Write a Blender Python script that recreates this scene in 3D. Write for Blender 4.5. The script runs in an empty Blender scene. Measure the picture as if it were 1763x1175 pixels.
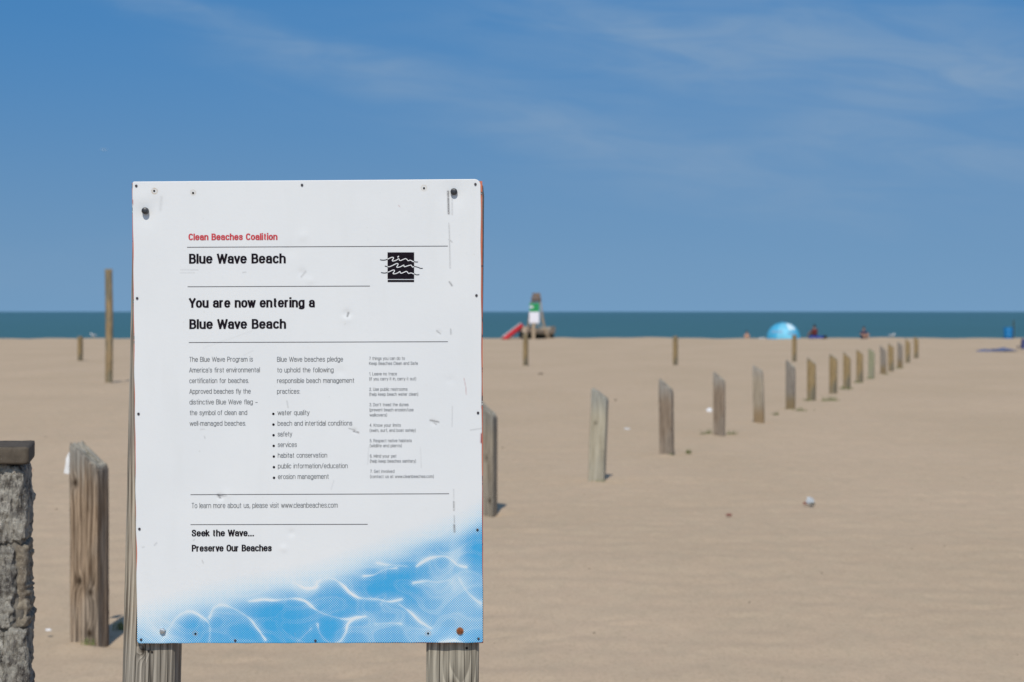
import bpy, math, random
import numpy as np
from mathutils import Vector, Matrix, noise as mn

scene = bpy.context.scene
R = math.radians
random.seed(7)

# ------------------------------------------------------------------ camera
F = 3953.0            # focal length in pixels of the 1763 px wide photograph
H = 1.60              # eye height
HORIZON = 537.0
PITCH = math.atan((587.5 - HORIZON) / F)
SIGN_Y = 3.95
cam_d = bpy.data.cameras.new("camera")
cam = bpy.data.objects.new("camera", cam_d)
scene.collection.objects.link(cam)
cam_d.sensor_fit = 'HORIZONTAL'
cam_d.sensor_width = 22.3
cam_d.lens = 22.3 * F / 1763.0
cam_d.clip_start = 0.05
cam_d.clip_end = 250000
cam_d.dof.use_dof = True
cam_d.dof.focus_distance = SIGN_Y
cam_d.dof.aperture_fstop = 6.7
cam.location = (0, 0, H)
cam.rotation_euler = (math.pi / 2 - PITCH, 0, 0)
scene.camera = cam

# ------------------------------------------------------------------ light
SUN_AZ = 6.0          # sun behind the camera, a little to the left
SUN_EL = 46.0
SKY_STRENGTH = 0.10
SKY_TINT_LOW = (1.02, 1.20, 1.16)
SKY_TINT_HIGH = (0.47, 1.07, 1.38)
sun_dir = Vector((-math.sin(R(SUN_AZ)) * math.cos(R(SUN_EL)), -math.cos(R(SUN_AZ)) * math.cos(R(SUN_EL)), math.sin(R(SUN_EL))))
sd = bpy.data.lights.new("sun", 'SUN')
sd.energy = 3.3
sd.angle = R(0.53)
sd.color = (1.0, 0.93, 0.82)
sun = bpy.data.objects.new("sun", sd)
scene.collection.objects.link(sun)
sun.rotation_euler = sun_dir.to_track_quat('Z', 'Y').to_euler()
scene.view_settings.view_transform = 'Standard'
scene.view_settings.look = 'None'
scene.view_settings.exposure = 0.0
scene.view_settings.gamma = 1.0
scene.view_settings.use_curve_mapping = False


# ------------------------------------------------------------------ node helper
class NT:
    def __init__(s, tree):
        s.t = tree; s.n = tree.nodes; s.l = tree.links
        s.n.clear()

    def node(s, kind, **kw):
        n = s.n.new(kind)
        for k, v in kw.items():
            setattr(n, k, v)
        return n

    def put(s, sock, v):
        if v is None:
            return
        if isinstance(v, bpy.types.NodeSocket):
            s.l.new(v, sock)
        else:
            if sock.type == 'RGBA' and len(v) == 3:
                v = (*v, 1)
            sock.default_value = v

    def m(s, op, a, b=None, c=None, clamp=False):
        n = s.node('ShaderNodeMath', operation=op, use_clamp=clamp)
        s.put(n.inputs[0], a); s.put(n.inputs[1], b)
        if c is not None: s.put(n.inputs[2], c)
        return n.outputs[0]

    def add(s, a, b): return s.m('ADD', a, b)
    def sub(s, a, b): return s.m('SUBTRACT', a, b)
    def mul(s, a, b): return s.m('MULTIPLY', a, b)

    def vm(s, op, a, b=None, scale=None):
        n = s.node('ShaderNodeVectorMath', operation=op)
        s.put(n.inputs[0], a)
        if b is not None: s.put(n.inputs[1], b)
        if scale is not None: s.put(n.inputs['Scale'], scale)
        return n.outputs[0]

    def sep(s, v):
        n = s.node('ShaderNodeSeparateXYZ'); s.put(n.inputs[0], v)
        return n.outputs[0], n.outputs[1], n.outputs[2]

    def comb(s, x, y, z):
        n = s.node('ShaderNodeCombineXYZ')
        s.put(n.inputs[0], x); s.put(n.inputs[1], y); s.put(n.inputs[2], z)
        return n.outputs[0]

    def noise(s, v, scale, detail=2, rough=0.5, dist=0.0):
        n = s.node('ShaderNodeTexNoise')
        s.put(n.inputs['Vector'], v); n.inputs['Scale'].default_value = scale
        n.inputs['Detail'].default_value = detail; n.inputs['Roughness'].default_value = rough
        n.inputs['Distortion'].default_value = dist
        return n.outputs[0]

    def ramp(s, v, a, b, lo=0.0, hi=1.0, smooth=True):
        n = s.node('ShaderNodeMapRange')
        if smooth: n.interpolation_type = 'SMOOTHSTEP'
        s.put(n.inputs['Value'], v)
        n.inputs['From Min'].default_value = a; n.inputs['From Max'].default_value = b
        n.inputs['To Min'].default_value = lo; n.inputs['To Max'].default_value = hi
        return n.outputs[0]

    def mix(s, f, a, b, mode='MIX'):
        n = s.node('ShaderNodeMix', data_type='RGBA', blend_type=mode)
        s.put(n.inputs[0], f); s.put(n.inputs[6], a); s.put(n.inputs[7], b)
        return n.outputs[2]

    def bump(s, h, strength, dist):
        n = s.node('ShaderNodeBump')
        n.inputs['Strength'].default_value = strength; n.inputs['Distance'].default_value = dist
        s.put(n.inputs['Height'], h)
        return n.outputs[0]

    def attr(s, name, out='Fac'):
        return s.node('ShaderNodeAttribute', attribute_name=name).outputs[out]

    def obj(s): return s.node('ShaderNodeTexCoord').outputs['Object']

    def out(s, color, rough=0.8, normal=None, spec=0.3, metal=0.0):
        p = s.node('ShaderNodeBsdfPrincipled')
        s.put(p.inputs['Base Color'], color); s.put(p.inputs['Roughness'], rough)
        s.put(p.inputs['Metallic'], metal); s.put(p.inputs['Specular IOR Level'], spec)
        if normal is not None: s.put(p.inputs['Normal'], normal)
        o = s.node('ShaderNodeOutputMaterial')
        s.l.new(p.outputs[0], o.inputs[0])
        return p


def mat(name):
    m = bpy.data.materials.new(name); m.use_nodes = True
    return m, NT(m.node_tree)


def simple(name, col, rough=0.7, spec=0.3, metal=0.0, var=0.15, scale=30):
    m, n = mat(name)
    f = n.noise(n.obj(), scale, 3)
    c = n.mix(n.ramp(f, 0.3, 0.7), tuple(x * (1 - var) for x in col), tuple(min(1, x * (1 + var)) for x in col))
    n.out(c, rough, None, spec, metal)
    return m


# ------------------------------------------------------------------ world
world = bpy.data.worlds.new("World")
scene.world = world
world.use_nodes = True
w = NT(world.node_tree)
sky = w.node('ShaderNodeTexSky', sky_type='NISHITA')
sky.sun_disc = False
sky.sun_elevation = R(SUN_EL)
sky.sun_rotation = R(180 + SUN_AZ)
sky.altitude = 0
sky.air_density = 1.0
sky.dust_density = 0.6
sky.ozone_density = 1.5
gen = w.node('ShaderNodeTexCoord').outputs['Generated']
gx, gy, gz = w.sep(gen)
tint = w.mix(w.ramp(gz, 0.0, 0.16), SKY_TINT_LOW, SKY_TINT_HIGH)
tint = w.mix(w.ramp(gz, 0.18, 0.6), tint, (0.85, 1.0, 1.08))
w.l.new(w.comb(gx, gy, w.add(w.mul(w.m('MAXIMUM', gz, -0.02), 0.75), 0.34)), sky.inputs['Vector'])
base = w.mix(1.0, sky.outputs[0], tint, 'MULTIPLY')
# thin cirrus: soft streaks on the dome, given by azimuth / elevation in degrees
az = w.mul(w.m('ARCTAN2', gx, gy), 57.2958)
el = w.mul(w.m('ARCSINE', gz), 57.2958)
wob = w.noise(w.comb(w.mul(az, 0.5), w.mul(el, 1.3), 0.0), 0.55, 4, 0.55, 0.3)
wisp = w.noise(w.comb(w.mul(az, 0.28), w.mul(w.add(el, w.mul(az, 0.10)), 1.5), 3.0), 0.9, 6, 0.6, 0.8)
PXD = 57.2958 / F
def streak(px, py, lx, ly, ang, amp):
    a0 = (px - 881.5) * PXD; e0 = (HORIZON - py) * PXD
    dx = w.sub(az, a0); dy = w.add(w.sub(el, e0), w.mul(w.sub(wob, 0.5), 1.6))
    c, s_ = math.cos(R(ang)), math.sin(R(ang))
    u = w.add(w.mul(dx, c / (lx * PXD)), w.mul(dy, s_ / (lx * PXD)))
    v = w.add(w.mul(dx, -s_ / (ly * PXD)), w.mul(dy, c / (ly * PXD)))
    d = w.add(w.mul(u, u), w.mul(v, v))
    return w.mul(w.m('EXPONENT', w.mul(d, -1.0)), amp)
STREAKS = [(1420, 80, 480, 95, -4, 1.0), (1000, 20, 200, 40, -25, .7), (1000, 235, 330, 48, -12, .85), (1250, 130, 700, 140, -5, .35), (1600, 270, 420, 45, -3, .8),
           (600, 120, 190, 34, -8, .75), (330, 35, 190, 20, -16, .7), (1650, 160, 240, 50, 14, .7), (1350, 340, 420, 60, -3, .5),
           (200, 470, 900, 50, 0, .25)]
tot = None
for st in STREAKS:
    g = streak(*st)
    tot = g if tot is None else w.add(tot, g)
# the same thin cloud carries on over the rest of the dome
far = w.mul(w.ramp(w.m('ABSOLUTE', az), 14, 30), w.mul(w.ramp(w.m('ABSOLUTE', az), 14, 30), 0.45))
tot = w.add(tot, far)
cl = w.mul(tot, w.ramp(wisp, 0.25, 0.72, 0.35, 1.0))
CLOUD = (2.25, 3.5, 5.2)
cfac = w.m('MULTIPLY', cl, 0.60, clamp=True)
col = w.mix(cfac, base, CLOUD)
bg = w.node('ShaderNodeBackground')
w.l.new(col, bg.inputs[0]); bg.inputs[1].default_value = SKY_STRENGTH
wo = w.node('ShaderNodeOutputWorld'); w.l.new(bg.outputs[0], wo.inputs[0])


# ------------------------------------------------------------------ object helpers
def tag(o, label=None, cat=None, group=None, kind=None):
    if label: o['label'] = label
    if cat: o['category'] = cat
    if group: o['group'] = group
    if kind: o['kind'] = kind
    return o


def link(o, parent=None):
    scene.collection.objects.link(o)
    if parent: o.parent = parent
    return o


def empty(name, loc=(0, 0, 0), rz=0.0):
    o = bpy.data.objects.new(name, None)
    o.location = loc; o.rotation_euler = (0, 0, rz); o.empty_display_size = 0.1
    return link(o)


def mesh_obj(name, verts, faces, material=None, parent=None, smooth=False, loc=None):
    me = bpy.data.meshes.new(name)
    me.from_pydata([tuple(v) for v in verts], [], faces)
    mats = material if isinstance(material, (list, tuple)) else [material]
    for m_ in mats:
        if m_: me.materials.append(m_)
    if smooth: me.polygons.foreach_set('use_smooth', [True] * len(me.polygons))
    me.update()
    o = bpy.data.objects.new(name, me)
    if loc is not None: o.location = loc
    return link(o, parent)


class MB:
    """collects simple solids into one mesh"""
    def __init__(s): s.v = []; s.f = []

    def raw(s, v, f):
        b = len(s.v); s.v += [tuple(p) for p in v]; s.f += [tuple(i + b for i in q) for q in f]
        return s

    def box(s, c, size, rot=None):
        x, y, z = [k / 2 for k in size]
        vs = [Vector((a * x, b * y, d * z)) for a in (-1, 1) for b in (-1, 1) for d in (-1, 1)]
        if rot is not None: vs = [rot @ v for v in vs]
        c = Vector(c)
        return s.raw([v + c for v in vs], [(0, 1, 3, 2), (4, 6, 7, 5), (0, 4, 5, 1), (2, 3, 7, 6), (0, 2, 6, 4), (1, 5, 7, 3)])

    def bar(s, a, b, wd, th=None):
        a = Vector(a); b = Vector(b); th = th or wd
        d = b - a
        q = d.to_track_quat('Z', 'Y').to_matrix()
        return s.box((a + b) / 2, (wd, th, d.length), q)

    def tube(s, a, b, r0, r1=None, n=12, cap=True):
        a = Vector(a); b = Vector(b); r1 = r0 if r1 is None else r1
        q = (b - a).to_track_quat('Z', 'Y').to_matrix()
        vs = []
        for c, r in ((a, r0), (b, r1)):
            for i in range(n):
                t = 2 * math.pi * i / n
                vs.append(c + q @ Vector((r * math.cos(t), r * math.sin(t), 0)))
        fs = [(i, (i + 1) % n, n + (i + 1) % n, n + i) for i in range(n)]
        if cap: fs += [tuple(range(n - 1, -1, -1)), tuple(range(n, 2 * n))]
        return s.raw(vs, fs)

    def ball(s, c, r, nu=12, nv=8):
        rx, ry, rz = (r, r, r) if not hasattr(r, '__len__') else r
        vs = []; c = Vector(c)
        for j in range(nv + 1):
            p = math.pi * j / nv
            for i in range(nu):
                t = 2 * math.pi * i / nu
                vs.append(c + Vector((rx * math.sin(p) * math.cos(t), ry * math.sin(p) * math.sin(t), rz * math.cos(p))))
        fs = [(j * nu + i, (j + 1) * nu + i, (j + 1) * nu + (i + 1) % nu, j * nu + (i + 1) % nu) for j in range(nv) for i in range(nu)]
        return s.raw(vs, fs)

    def build(s, name, material, parent=None, smooth=False, loc=None):
        return mesh_obj(name, s.v, s.f, material, parent, smooth, loc)


cp, sp = math.cos(PITCH), math.sin(PITCH)
def ray(px, py):
    x = (px - 881.5) / F; y = -(py - 587.5) / F
    # camera right = +X, up = (0, sin, cos), forward = (0, cos, -sin)
    return Vector((x, cp + y * sp, -sp + y * cp))
def on_plane(px, py, Y):
    r = ray(px, py); t = Y / r.y
    return Vector((r.x * t, Y, H + r.z * t))
def ground(px, py, z=0.0):
    r = ray(px, py); t = (z - H) / r.z
    return Vector((r.x * t, r.y * t, z))


# ------------------------------------------------------------------ wood
def wood(name, light, dark, ring=0.008, knots=(), grey=None, greytop=None, crack=0.5, fiber=1.0, bumpd=0.002, contrast=1.0, base=None, warp=1.0, streaky=0.0, punch=0.0):
    """weathered timber, grain along local Z: rings round an off-centre pith, knots, fibres, checks"""
    m, n = mat(name)
    o = n.obj(); x, y, z = n.sep(o)
    wz = n.noise(n.comb(n.mul(x, 1.5), n.mul(y, 1.5), n.mul(z, 0.55)), 2.2, 1)
    wz2 = n.noise(n.comb(n.mul(x, 9.0), 7.0, n.mul(z, 1.1)), 1.3, 2)
    px_ = n.sub(n.add(x, n.mul(n.sub(wz, 0.5), 0.10 * warp)), 0.006)
    py_ = n.add(n.add(y, 0.030), n.mul(n.sub(wz2, 0.5), 0.035 * warp))
    d = n.m('SQRT', n.add(n.mul(px_, px_), n.mul(py_, py_)))
    jit = n.noise(n.comb(n.mul(x, 55), n.mul(y, 55), n.mul(z, 1.5)), 1.0, 2)
    d = n.add(d, n.mul(n.sub(jit, 0.5), ring * 0.9))
    core = None
    for kx, kz, kr in knots:
        ax = n.mul(n.sub(x, kx), 1.0 / kr); azz = n.mul(n.sub(z, kz), 1.0 / (kr * 1.5))
        r2 = n.add(n.mul(ax, ax), n.mul(azz, azz))
        d = n.add(d, n.mul(n.m('EXPONENT', n.mul(r2, -0.42)), 0.015))
        c_ = n.m('EXPONENT', n.mul(r2, -1.6))
        core = c_ if core is None else n.add(core, c_)
    s1 = n.m('SINE', n.mul(d, 6.2832 / ring))
    saw = n.m('FRACT', n.mul(d, 1.0 / ring))
    rings = n.mul(n.m('POWER', n.sub(1.0, saw), 0.8), n.ramp(saw, 0.0, 0.16))
    rings = n.add(n.mul(rings, 0.8), n.mul(n.ramp(s1, -0.9, 0.95), 0.2))
    fib = n.noise(n.comb(n.mul(x, 260), n.mul(y, 260), n.mul(z, 4.5)), 1.0, 4, 0.65)
    fib2 = n.noise(n.comb(n.mul(x, 90), n.mul(y, 90), n.mul(z, 2.0)), 1.0, 3, 0.55)
    ck = n.noise(n.comb(n.mul(x, 45), n.mul(y, 45), n.mul(z, 1.1)), 1.0, 2, 0.4)
    ckm = n.mul(n.ramp(n.m('ABSOLUTE', n.sub(ck, 0.5)), 0.0, 0.022, 1.0, 0.0), crack)
    g = n.add(n.mul(rings, 0.55 * contrast), n.mul(n.ramp(fib2, 0.3, 0.7), 0.45 * fiber))
    g = n.add(g, n.mul(n.sub(n.ramp(fib, 0.33, 0.67), 0.5), 0.55 * fiber))
    if streaky:
        stn = n.noise(n.comb(n.mul(x, 30), n.mul(y, 30), n.mul(z, 0.8)), 1.0, 3, 0.6)
        g = n.sub(g, n.mul(n.ramp(stn, 0.48, 0.66), streaky))
    c = n.mix(n.ramp(g, 0.05 + punch, 1.0 - punch, smooth=False), dark, light)
    pat = n.noise(n.comb(n.mul(x, 5), n.mul(y, 5), n.mul(z, 1.6)), 1.5, 3)
    if grey is not None:
        gm = n.ramp(pat, 0.42, 0.62)
        if greytop is not None:
            gm = n.m('MAXIMUM', n.mul(gm, 0.35), n.ramp(n.add(z, n.mul(n.sub(fib2, 0.5), 0.25)), greytop - 0.22, greytop))
        gc = n.mix(n.ramp(g, 0.05, 1.0, smooth=False), tuple(k * 0.42 for k in grey), grey)
        c = n.mix(gm, c, gc)
    if base is not None:
        c = n.mix(n.ramp(n.add(z, n.mul(n.sub(fib2, 0.5), 0.1)), 0.10, 0.32, 0.85, 0.0), c, base)
    c = n.mix(ckm, c, tuple(k * 0.22 for k in dark))
    if core is not None:
        c = n.mix(n.m('MULTIPLY', core, 1.1, clamp=True), c, tuple(k * 0.45 for k in dark))
    hgt = n.sub(n.add(n.mul(rings, 0.7), n.mul(fib, 0.6)), n.mul(ckm, 1.6))
    n.out(c, 0.9, n.bump(hgt, 0.7, bumpd), 0.15)
    return m


def end_grain(name, col):
    m, n = mat(name)
    o = n.obj(); x, y, z = n.sep(o)
    f = n.noise(n.comb(n.mul(x, 20), n.mul(y, 60), z), 3.0, 4, 0.6)
    ck = n.noise(n.comb(n.mul(x, 4), n.mul(y, 30), 1.0), 1.0, 2)
    c = n.mix(n.ramp(f, 0.3, 0.7), tuple(k * 0.6 for k in col), col)
    c = n.mix(n.ramp(n.m('ABSOLUTE', n.sub(ck, 0.5)), 0.0, 0.03, 0.8, 0.0), c, (0.09, 0.085, 0.06))
    n.out(c, 0.95, n.bump(f, 0.8, 0.004), 0.1)
    return m


END = end_grain("weathered_end_grain", (0.42, 0.39, 0.33))


def post_mesh(name, wd, dp, hl, hr, materials, nseg=8, nz=30, seed=0, wear=0.0012, bury=0.35, round_=0.004, taper=0.0, notch=0.0):
    """square timber, grain up; hl / hr = top height at the left / right face"""
    vs = []; fs = []; fm = []
    prof = []
    hx, hy = wd / 2, dp / 2
    corners = [(-hx, -hy), (hx, -hy), (hx, hy), (-hx, hy)]
    for k in range(4):
        a = Vector(corners[k]); b = Vector(corners[(k + 1) % 4])
        for i in range(nseg):
            t = i / nseg
            p = a.lerp(b, t)
            # pull corner in a little
            if i == 0: p = p * (1 - round_ / max(hx, hy) * 0.6)
            prof.append(p)
    n = len(prof)
    for j in range(nz + 1):
        t = j / nz
        for i, p in enumerate(prof):
            top = hl + (hr - hl) * (p.x + hx) / wd
            z = -bury + (top + bury) * t
            nn = p.normalized()
            g = mn.noise(Vector((p.x * 55 + seed * 3.1, p.y * 55, z * 1.1))) * wear * 1.4 + mn.noise(Vector((p.x * 14 + seed, p.y * 14, z * 3.0))) * wear
            edge = 1.0 if i % nseg == 0 else 0.0
            g -= edge * abs(mn.noise(Vector((seed + i, 0, z * 9)))) * wear * 3.0
            if j == nz: g -= wear * 2.0
            sc = 1 - taper * t
            vs.append(Vector((p.x * sc + nn.x * g, p.y * sc + nn.y * g, z + (mn.noise(Vector((p.x * 60, p.y * 60, seed))) * wear * 5 if j == nz else 0))))
    for j in range(nz):
        for i in range(n):
            fs.append((j * n + i, j * n + (i + 1) % n, (j + 1) * n + (i + 1) % n, (j + 1) * n + i)); fm.append(0)
    last = nz * n
    for q in (0.86, 0.6, 0.3):
        b = len(vs)
        for i, p in enumerate(prof):
            top = hl + (hr - hl) * (p.x * q + hx) / wd
            dz = mn.noise(Vector((p.x * q * 18 + seed, p.y * q * 60, 2))) * wear * 4
            if notch: dz -= notch * math.exp(-((p.y * q - 0.006) / 0.008) ** 2) * (1 if abs(p.x * q) < hx * 0.75 else 0)
            vs.append(Vector((p.x * q * (1 - taper), p.y * q * (1 - taper), top + dz + wear)))
        for i in range(n):
            fs.append((last + i, last + (i + 1) % n, b + (i + 1) % n, b + i)); fm.append(1)
        last = b
    vs.append(Vector((0, 0, (hl + hr) / 2 - notch)))
    c = len(vs) - 1
    for i in range(n):
        fs.append((last + i, last + (i + 1) % n, c)); fm.append(1)
    me = bpy.data.meshes.new(name)
    me.from_pydata([tuple(v) for v in vs], [], fs)
    for m_ in materials: me.materials.append(m_)
    me.polygons.foreach_set('material_index', fm)
    me.update()
    return me


# ------------------------------------------------------------------ setting: sand
POST_FEET = [(ground(a, b).x, ground(a, b).y + 0.07, k) for k, (a, b) in enumerate([(150, 1101), (837, 884), (1028, 829), (1149, 783), (1239, 752), (1308, 729), (1362, 706), (1398, 691)])]
def sand_z(x, y):
    """numpy heights of the beach"""
    z = np.zeros_like(x)
    rs = np.random.RandomState(3)
    def waves(L, amp, k, seed, ay=1.0):
        r = np.random.RandomState(seed); out = 0
        for _ in range(k):
            a = r.uniform(0, 2 * math.pi); l = L * r.uniform(0.6, 1.6); p = r.uniform(0, 6.28)
            out = out + np.sin((x * math.cos(a) + y * ay * math.sin(a)) * 2 * math.pi / l + p)
        return out * amp / math.sqrt(k)
    z += waves(9.0, 0.018, 7, 1)
    z += waves(1.9, 0.0045, 10, 22)
    z += waves(0.75, 0.0040, 12, 5)
    z += waves(0.33, 0.0030, 14, 6)
    for fx, fy, k in POST_FEET:
        r2 = (x - fx) ** 2 + (y - fy) ** 2
        z += (0.008 + 0.006 * np.sin(k * 5)) * np.exp(-r2 / 0.09) + 0.012 * np.sin(x * 14 + k) * np.exp(-r2 / 0.06) - 0.02 * np.exp(-((x - fx - 0.12) ** 2 + (y - fy + 0.05 * math.sin(k)) ** 2) / 0.010)
    crest = 137.6 + 1.2 * np.sin(x * 0.11 + 1) + 0.7 * np.sin(x * 0.31)
    over = np.clip(y - crest, 0, None)
    z *= np.clip((150 - y) / 15, 0.0, 1)
    near_crest = np.exp(-((y - crest + 1.0) / 3.0) ** 2)
    z += near_crest * (0.02 * np.sin(x * 0.9) + 0.015 * np.sin(x * 2.3 + 1) + 0.02)
    z -= np.where(over > 0, 0.13 * over * over / (over + 1.5), 0)
    return z


def build_sand():
    ys = [-80, -40, -20, -10, -4, 0, 3, 5, 7, 8, 8.6]
    y = 8.6
    while y < 150:
        y += max(0.035, 0.0042 * y) if y < 60 else 0.45
        ys.append(y)
    ys += [152, 156, 162, 170]
    ys = np.array(ys)
    u = np.linspace(-1, 1, 341)
    us = np.concatenate([[-14, -8, -5, -3, -2, -1.5, -1.2], u, [1.2, 1.5, 2, 3, 5, 8, 14]])
    half = np.where(ys < 8, 3.0, ys * 0.26 + 1.0)
    X = us[None, :] * half[:, None]
    Y = np.repeat(ys[:, None], len(us), 1)
    # footprints: shallow dents with a rim
    Z = sand_z(X, Y)
    rs = np.random.RandomState(11)
    trails = []
    for _ in range(16):
        sx, sy = rs.uniform(-6, 9), rs.uniform(9, 38); a = rs.uniform(0, 6.28)
        for k in range(14):
            s_ = 0.09 if k % 2 else -0.09
            trails.append((sx + math.cos(a) * k * 0.7 - math.sin(a) * s_, sy + math.sin(a) * k * 0.7 + math.cos(a) * s_, a + rs.normal(0, .12)))
            a += rs.normal(0, 0.05)
    for fx, fy, a in trails:
        if fy < 9 or fy > 45: continue
        j0, j1 = np.searchsorted(ys, [fy - .5, fy + .5])
        dx = X[j0:j1] - fx; dy = Y[j0:j1] - fy
        p = (dx * math.cos(a) + dy * math.sin(a)) / 0.15; q = (-dx * math.sin(a) + dy * math.cos(a)) / 0.07
        r2 = p * p + q * q
        Z[j0:j1] += -0.009 * np.exp(-r2 * 1.2) + 0.002 * np.exp(-(np.sqrt(r2) - 1.5) ** 2 * 5)
    ny, nx = X.shape
    verts = np.stack([X, Y, Z], -1).reshape(-1, 3).astype(np.float32)
    i = np.arange(ny - 1)[:, None] * nx + np.arange(nx - 1)[None, :]
    f = np.stack([i, i + 1, i + nx + 1, i + nx], -1).reshape(-1, 4)
    return grid_mesh("sand", verts, f)


def grid_mesh(name, verts, f):
    me = bpy.data.meshes.new(name)
    me.vertices.add(len(verts)); me.vertices.foreach_set('co', verts.astype(np.float32).ravel())
    me.loops.add(f.size); me.loops.foreach_set('vertex_index', f.astype(np.int32).ravel())
    me.polygons.add(len(f)); me.polygons.foreach_set('loop_start', np.arange(0, f.size, 4, dtype=np.int32))
    me.polygons.foreach_set('loop_total', np.full(len(f), 4, dtype=np.int32))
    me.update(calc_edges=True); me.validate()
    me.polygons.foreach_set('use_smooth', [True] * len(me.polygons))
    return me


m, n = mat("dry_sand")
o = n.obj()
q0, q1, q2 = n.sep(o)
o = n.comb(q0, n.mul(n.add(q1, n.mul(q0, -0.35)), 0.36), q2)
big = n.noise(o, 0.35, 4, 0.55)
mid = n.noise(o, 4.5, 5, 0.65)
fine = n.noise(o, 55, 5, 0.7)
sx, sy, sz = n.sep(o)
lump = n.noise(n.comb(sx, n.mul(sy, 0.8), 0.0), 6.5, 5, 0.62)
c = n.mix(n.ramp(big, 0.3, 0.7), (0.505, 0.388, 0.274), (0.550, 0.422, 0.304))
c = n.mix(n.ramp(mid, 0.35, 0.7, 0, 0.3), c, (0.485, 0.404, 0.29))
c = n.mix(n.ramp(lump, 0.52, 0.72, 0, 0.35), c, (0.42, 0.34, 0.245))
c = n.mix(n.ramp(fine, 0.42, 0.75, 0, 0.42), c, (0.32, 0.25, 0.17))
med = n.noise(o, 14, 4, 0.65)
c = n.mix(n.ramp(med, 0.5, 0.72, 0, 0.30), c, (0.60, 0.47, 0.33))
speck = n.noise(o, 21, 2, 0.5)
c = n.mix(n.ramp(speck, 0.765, 0.79), c, (0.16, 0.125, 0.09))
hh = n.add(n.mul(lump, 0.8), n.mul(fine, 0.16))
n.out(c, 1.0, n.bump(hh, 0.6, 0.035), 0.05)
SAND = m
me = build_sand(); me.materials.append(SAND)
sand = link(bpy.data.objects.new("sand", me)); tag(sand, kind='structure')

# ------------------------------------------------------------------ setting: lake
m, n = mat("lake_water")
o = n.obj(); x, y, z = n.sep(o)
w1 = n.noise(n.comb(n.mul(x, 0.25), y, 0), 0.9, 4, 0.6)
w2 = n.noise(n.comb(n.mul(x, 0.12), n.mul(y, 0.35), 2), 0.12, 3, 0.6)
w3 = n.noise(n.comb(n.mul(x, 0.03), n.mul(y, 0.012), 5), 0.3, 3, 0.6)
dist = n.ramp(n.m('LOGARITHM', n.m('MAXIMUM', y, 1.0), 10.0), 2.3, 4.4, smooth=False)
c = n.mix(dist, (0.052, 0.152, 0.185), (0.062, 0.165, 0.240))
c = n.mix(n.ramp(w3, 0.35, 0.65, 0, 0.35), c, (0.048, 0.138, 0.170))
c = n.mix(n.ramp(w1, 0.5, 0.75, 0, 0.25), c, (0.080, 0.195, 0.22))
n.out(c, 0.55, n.bump(n.add(w1, n.mul(w2, 3)), 0.9, 0.35), 0.12)
ys = [141, 160, 200, 300, 600, 1500, 5000, 20000, 90000]
vs = []; fs = []
for yy in ys:
    for k in range(9):
        vs.append(((k - 4) * (60 + yy * 0.5), yy, -1.2))
for j in range(len(ys) - 1):
    for k in range(8):
        a = j * 9 + k; fs.append((a, a + 1, a + 10, a + 9))
tag(mesh_obj("water", vs, fs, m), kind='structure')

# ------------------------------------------------------------------ bollards
W_NEAR = wood("wood_brown_knotty", (0.42, 0.315, 0.22), (0.105, 0.070, 0.045), 0.014, knots=[(-0.042, 0.765, 0.018), (-0.022, 0.285, 0.020), (0.035, 0.23, 0.016), (0.03, .03, .02)], grey=(0.34, 0.32, 0.285), greytop=0.93, crack=0.6, bumpd=0.003, streaky=0.45, warp=0.8, punch=0.10)
W_NEAR2 = wood("wood_grey_brown", (0.38, 0.33, 0.26), (0.14, 0.115, 0.085), 0.011, knots=[(0.02, 0.44, 0.012), (0.045, 0.10, 0.016)], grey=(0.34, 0.32, 0.28), greytop=0.8, crack=0.4, streaky=0.3)
W_PALE = wood("wood_pale_silver", (0.48, 0.44, 0.345), (0.26, 0.225, 0.16), 0.014, knots=[(-0.02, 0.55, 0.014)], grey=(0.42, 0.41, 0.36), greytop=0.8, crack=0.3)
W_DARK = wood("wood_dark_brown", (0.33, 0.26, 0.195), (0.12, 0.088, 0.064), 0.013, grey=(0.36, 0.33, 0.29), greytop=0.78, crack=0.5)
W_GREY = wood("wood_grey", (0.31, 0.275, 0.235), (0.13, 0.112, 0.095), 0.013, grey=(0.28, 0.26, 0.23), greytop=0.8, crack=0.4, base=(0.20, 0.145, 0.075))
W_TAN = wood("wood_tan", (0.35, 0.26, 0.14), (0.17, 0.12, 0.06), 0.014, grey=(0.24, 0.21, 0.15), crack=0.4)
W_GREEN = wood("wood_green_tinged", (0.30, 0.30, 0.205), (0.18, 0.18, 0.11), 0.014, grey=(0.34, 0.33, 0.24), crack=0.3)
W_SILVTAN = wood("wood_silver_over_tan", (0.42, 0.365, 0.285), (0.20, 0.16, 0.115), 0.013, grey=(0.42, 0.38, 0.33), greytop=0.8, crack=0.4, base=(0.24, 0.165, 0.09))

POST_W = 0.148
def bollard(px, base, top, wmat, label, lean=0.0, rot=13.0, slope=True, nz=30, nseg=8, seed=0, wd=POST_W, wear=0.0016, notch=0.0, group="wooden posts in the line running to the water"):
    p = ground(px, base)
    Z = p.y
    ht = on_plane(px, top, Z).z
    drop = 0.118 + 0.022 * math.sin(seed * 2.3) if slope else 0.0
    mesh = post_mesh("wooden_post", wd, wd, ht, ht - drop, [wmat, END], nseg, nz, seed, wear, notch=notch)
    mesh.polygons.foreach_set('use_smooth', [False] * len(mesh.polygons))
    ob = bpy.data.objects.new("wooden_post", mesh)
    ob.location = p + Vector((0, wd * 0.5, 0))
    ob.rotation_euler = (0, R(lean), -R(rot))
    link(ob)
    tag(ob, label, "wooden post", group)
    return ob

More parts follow.
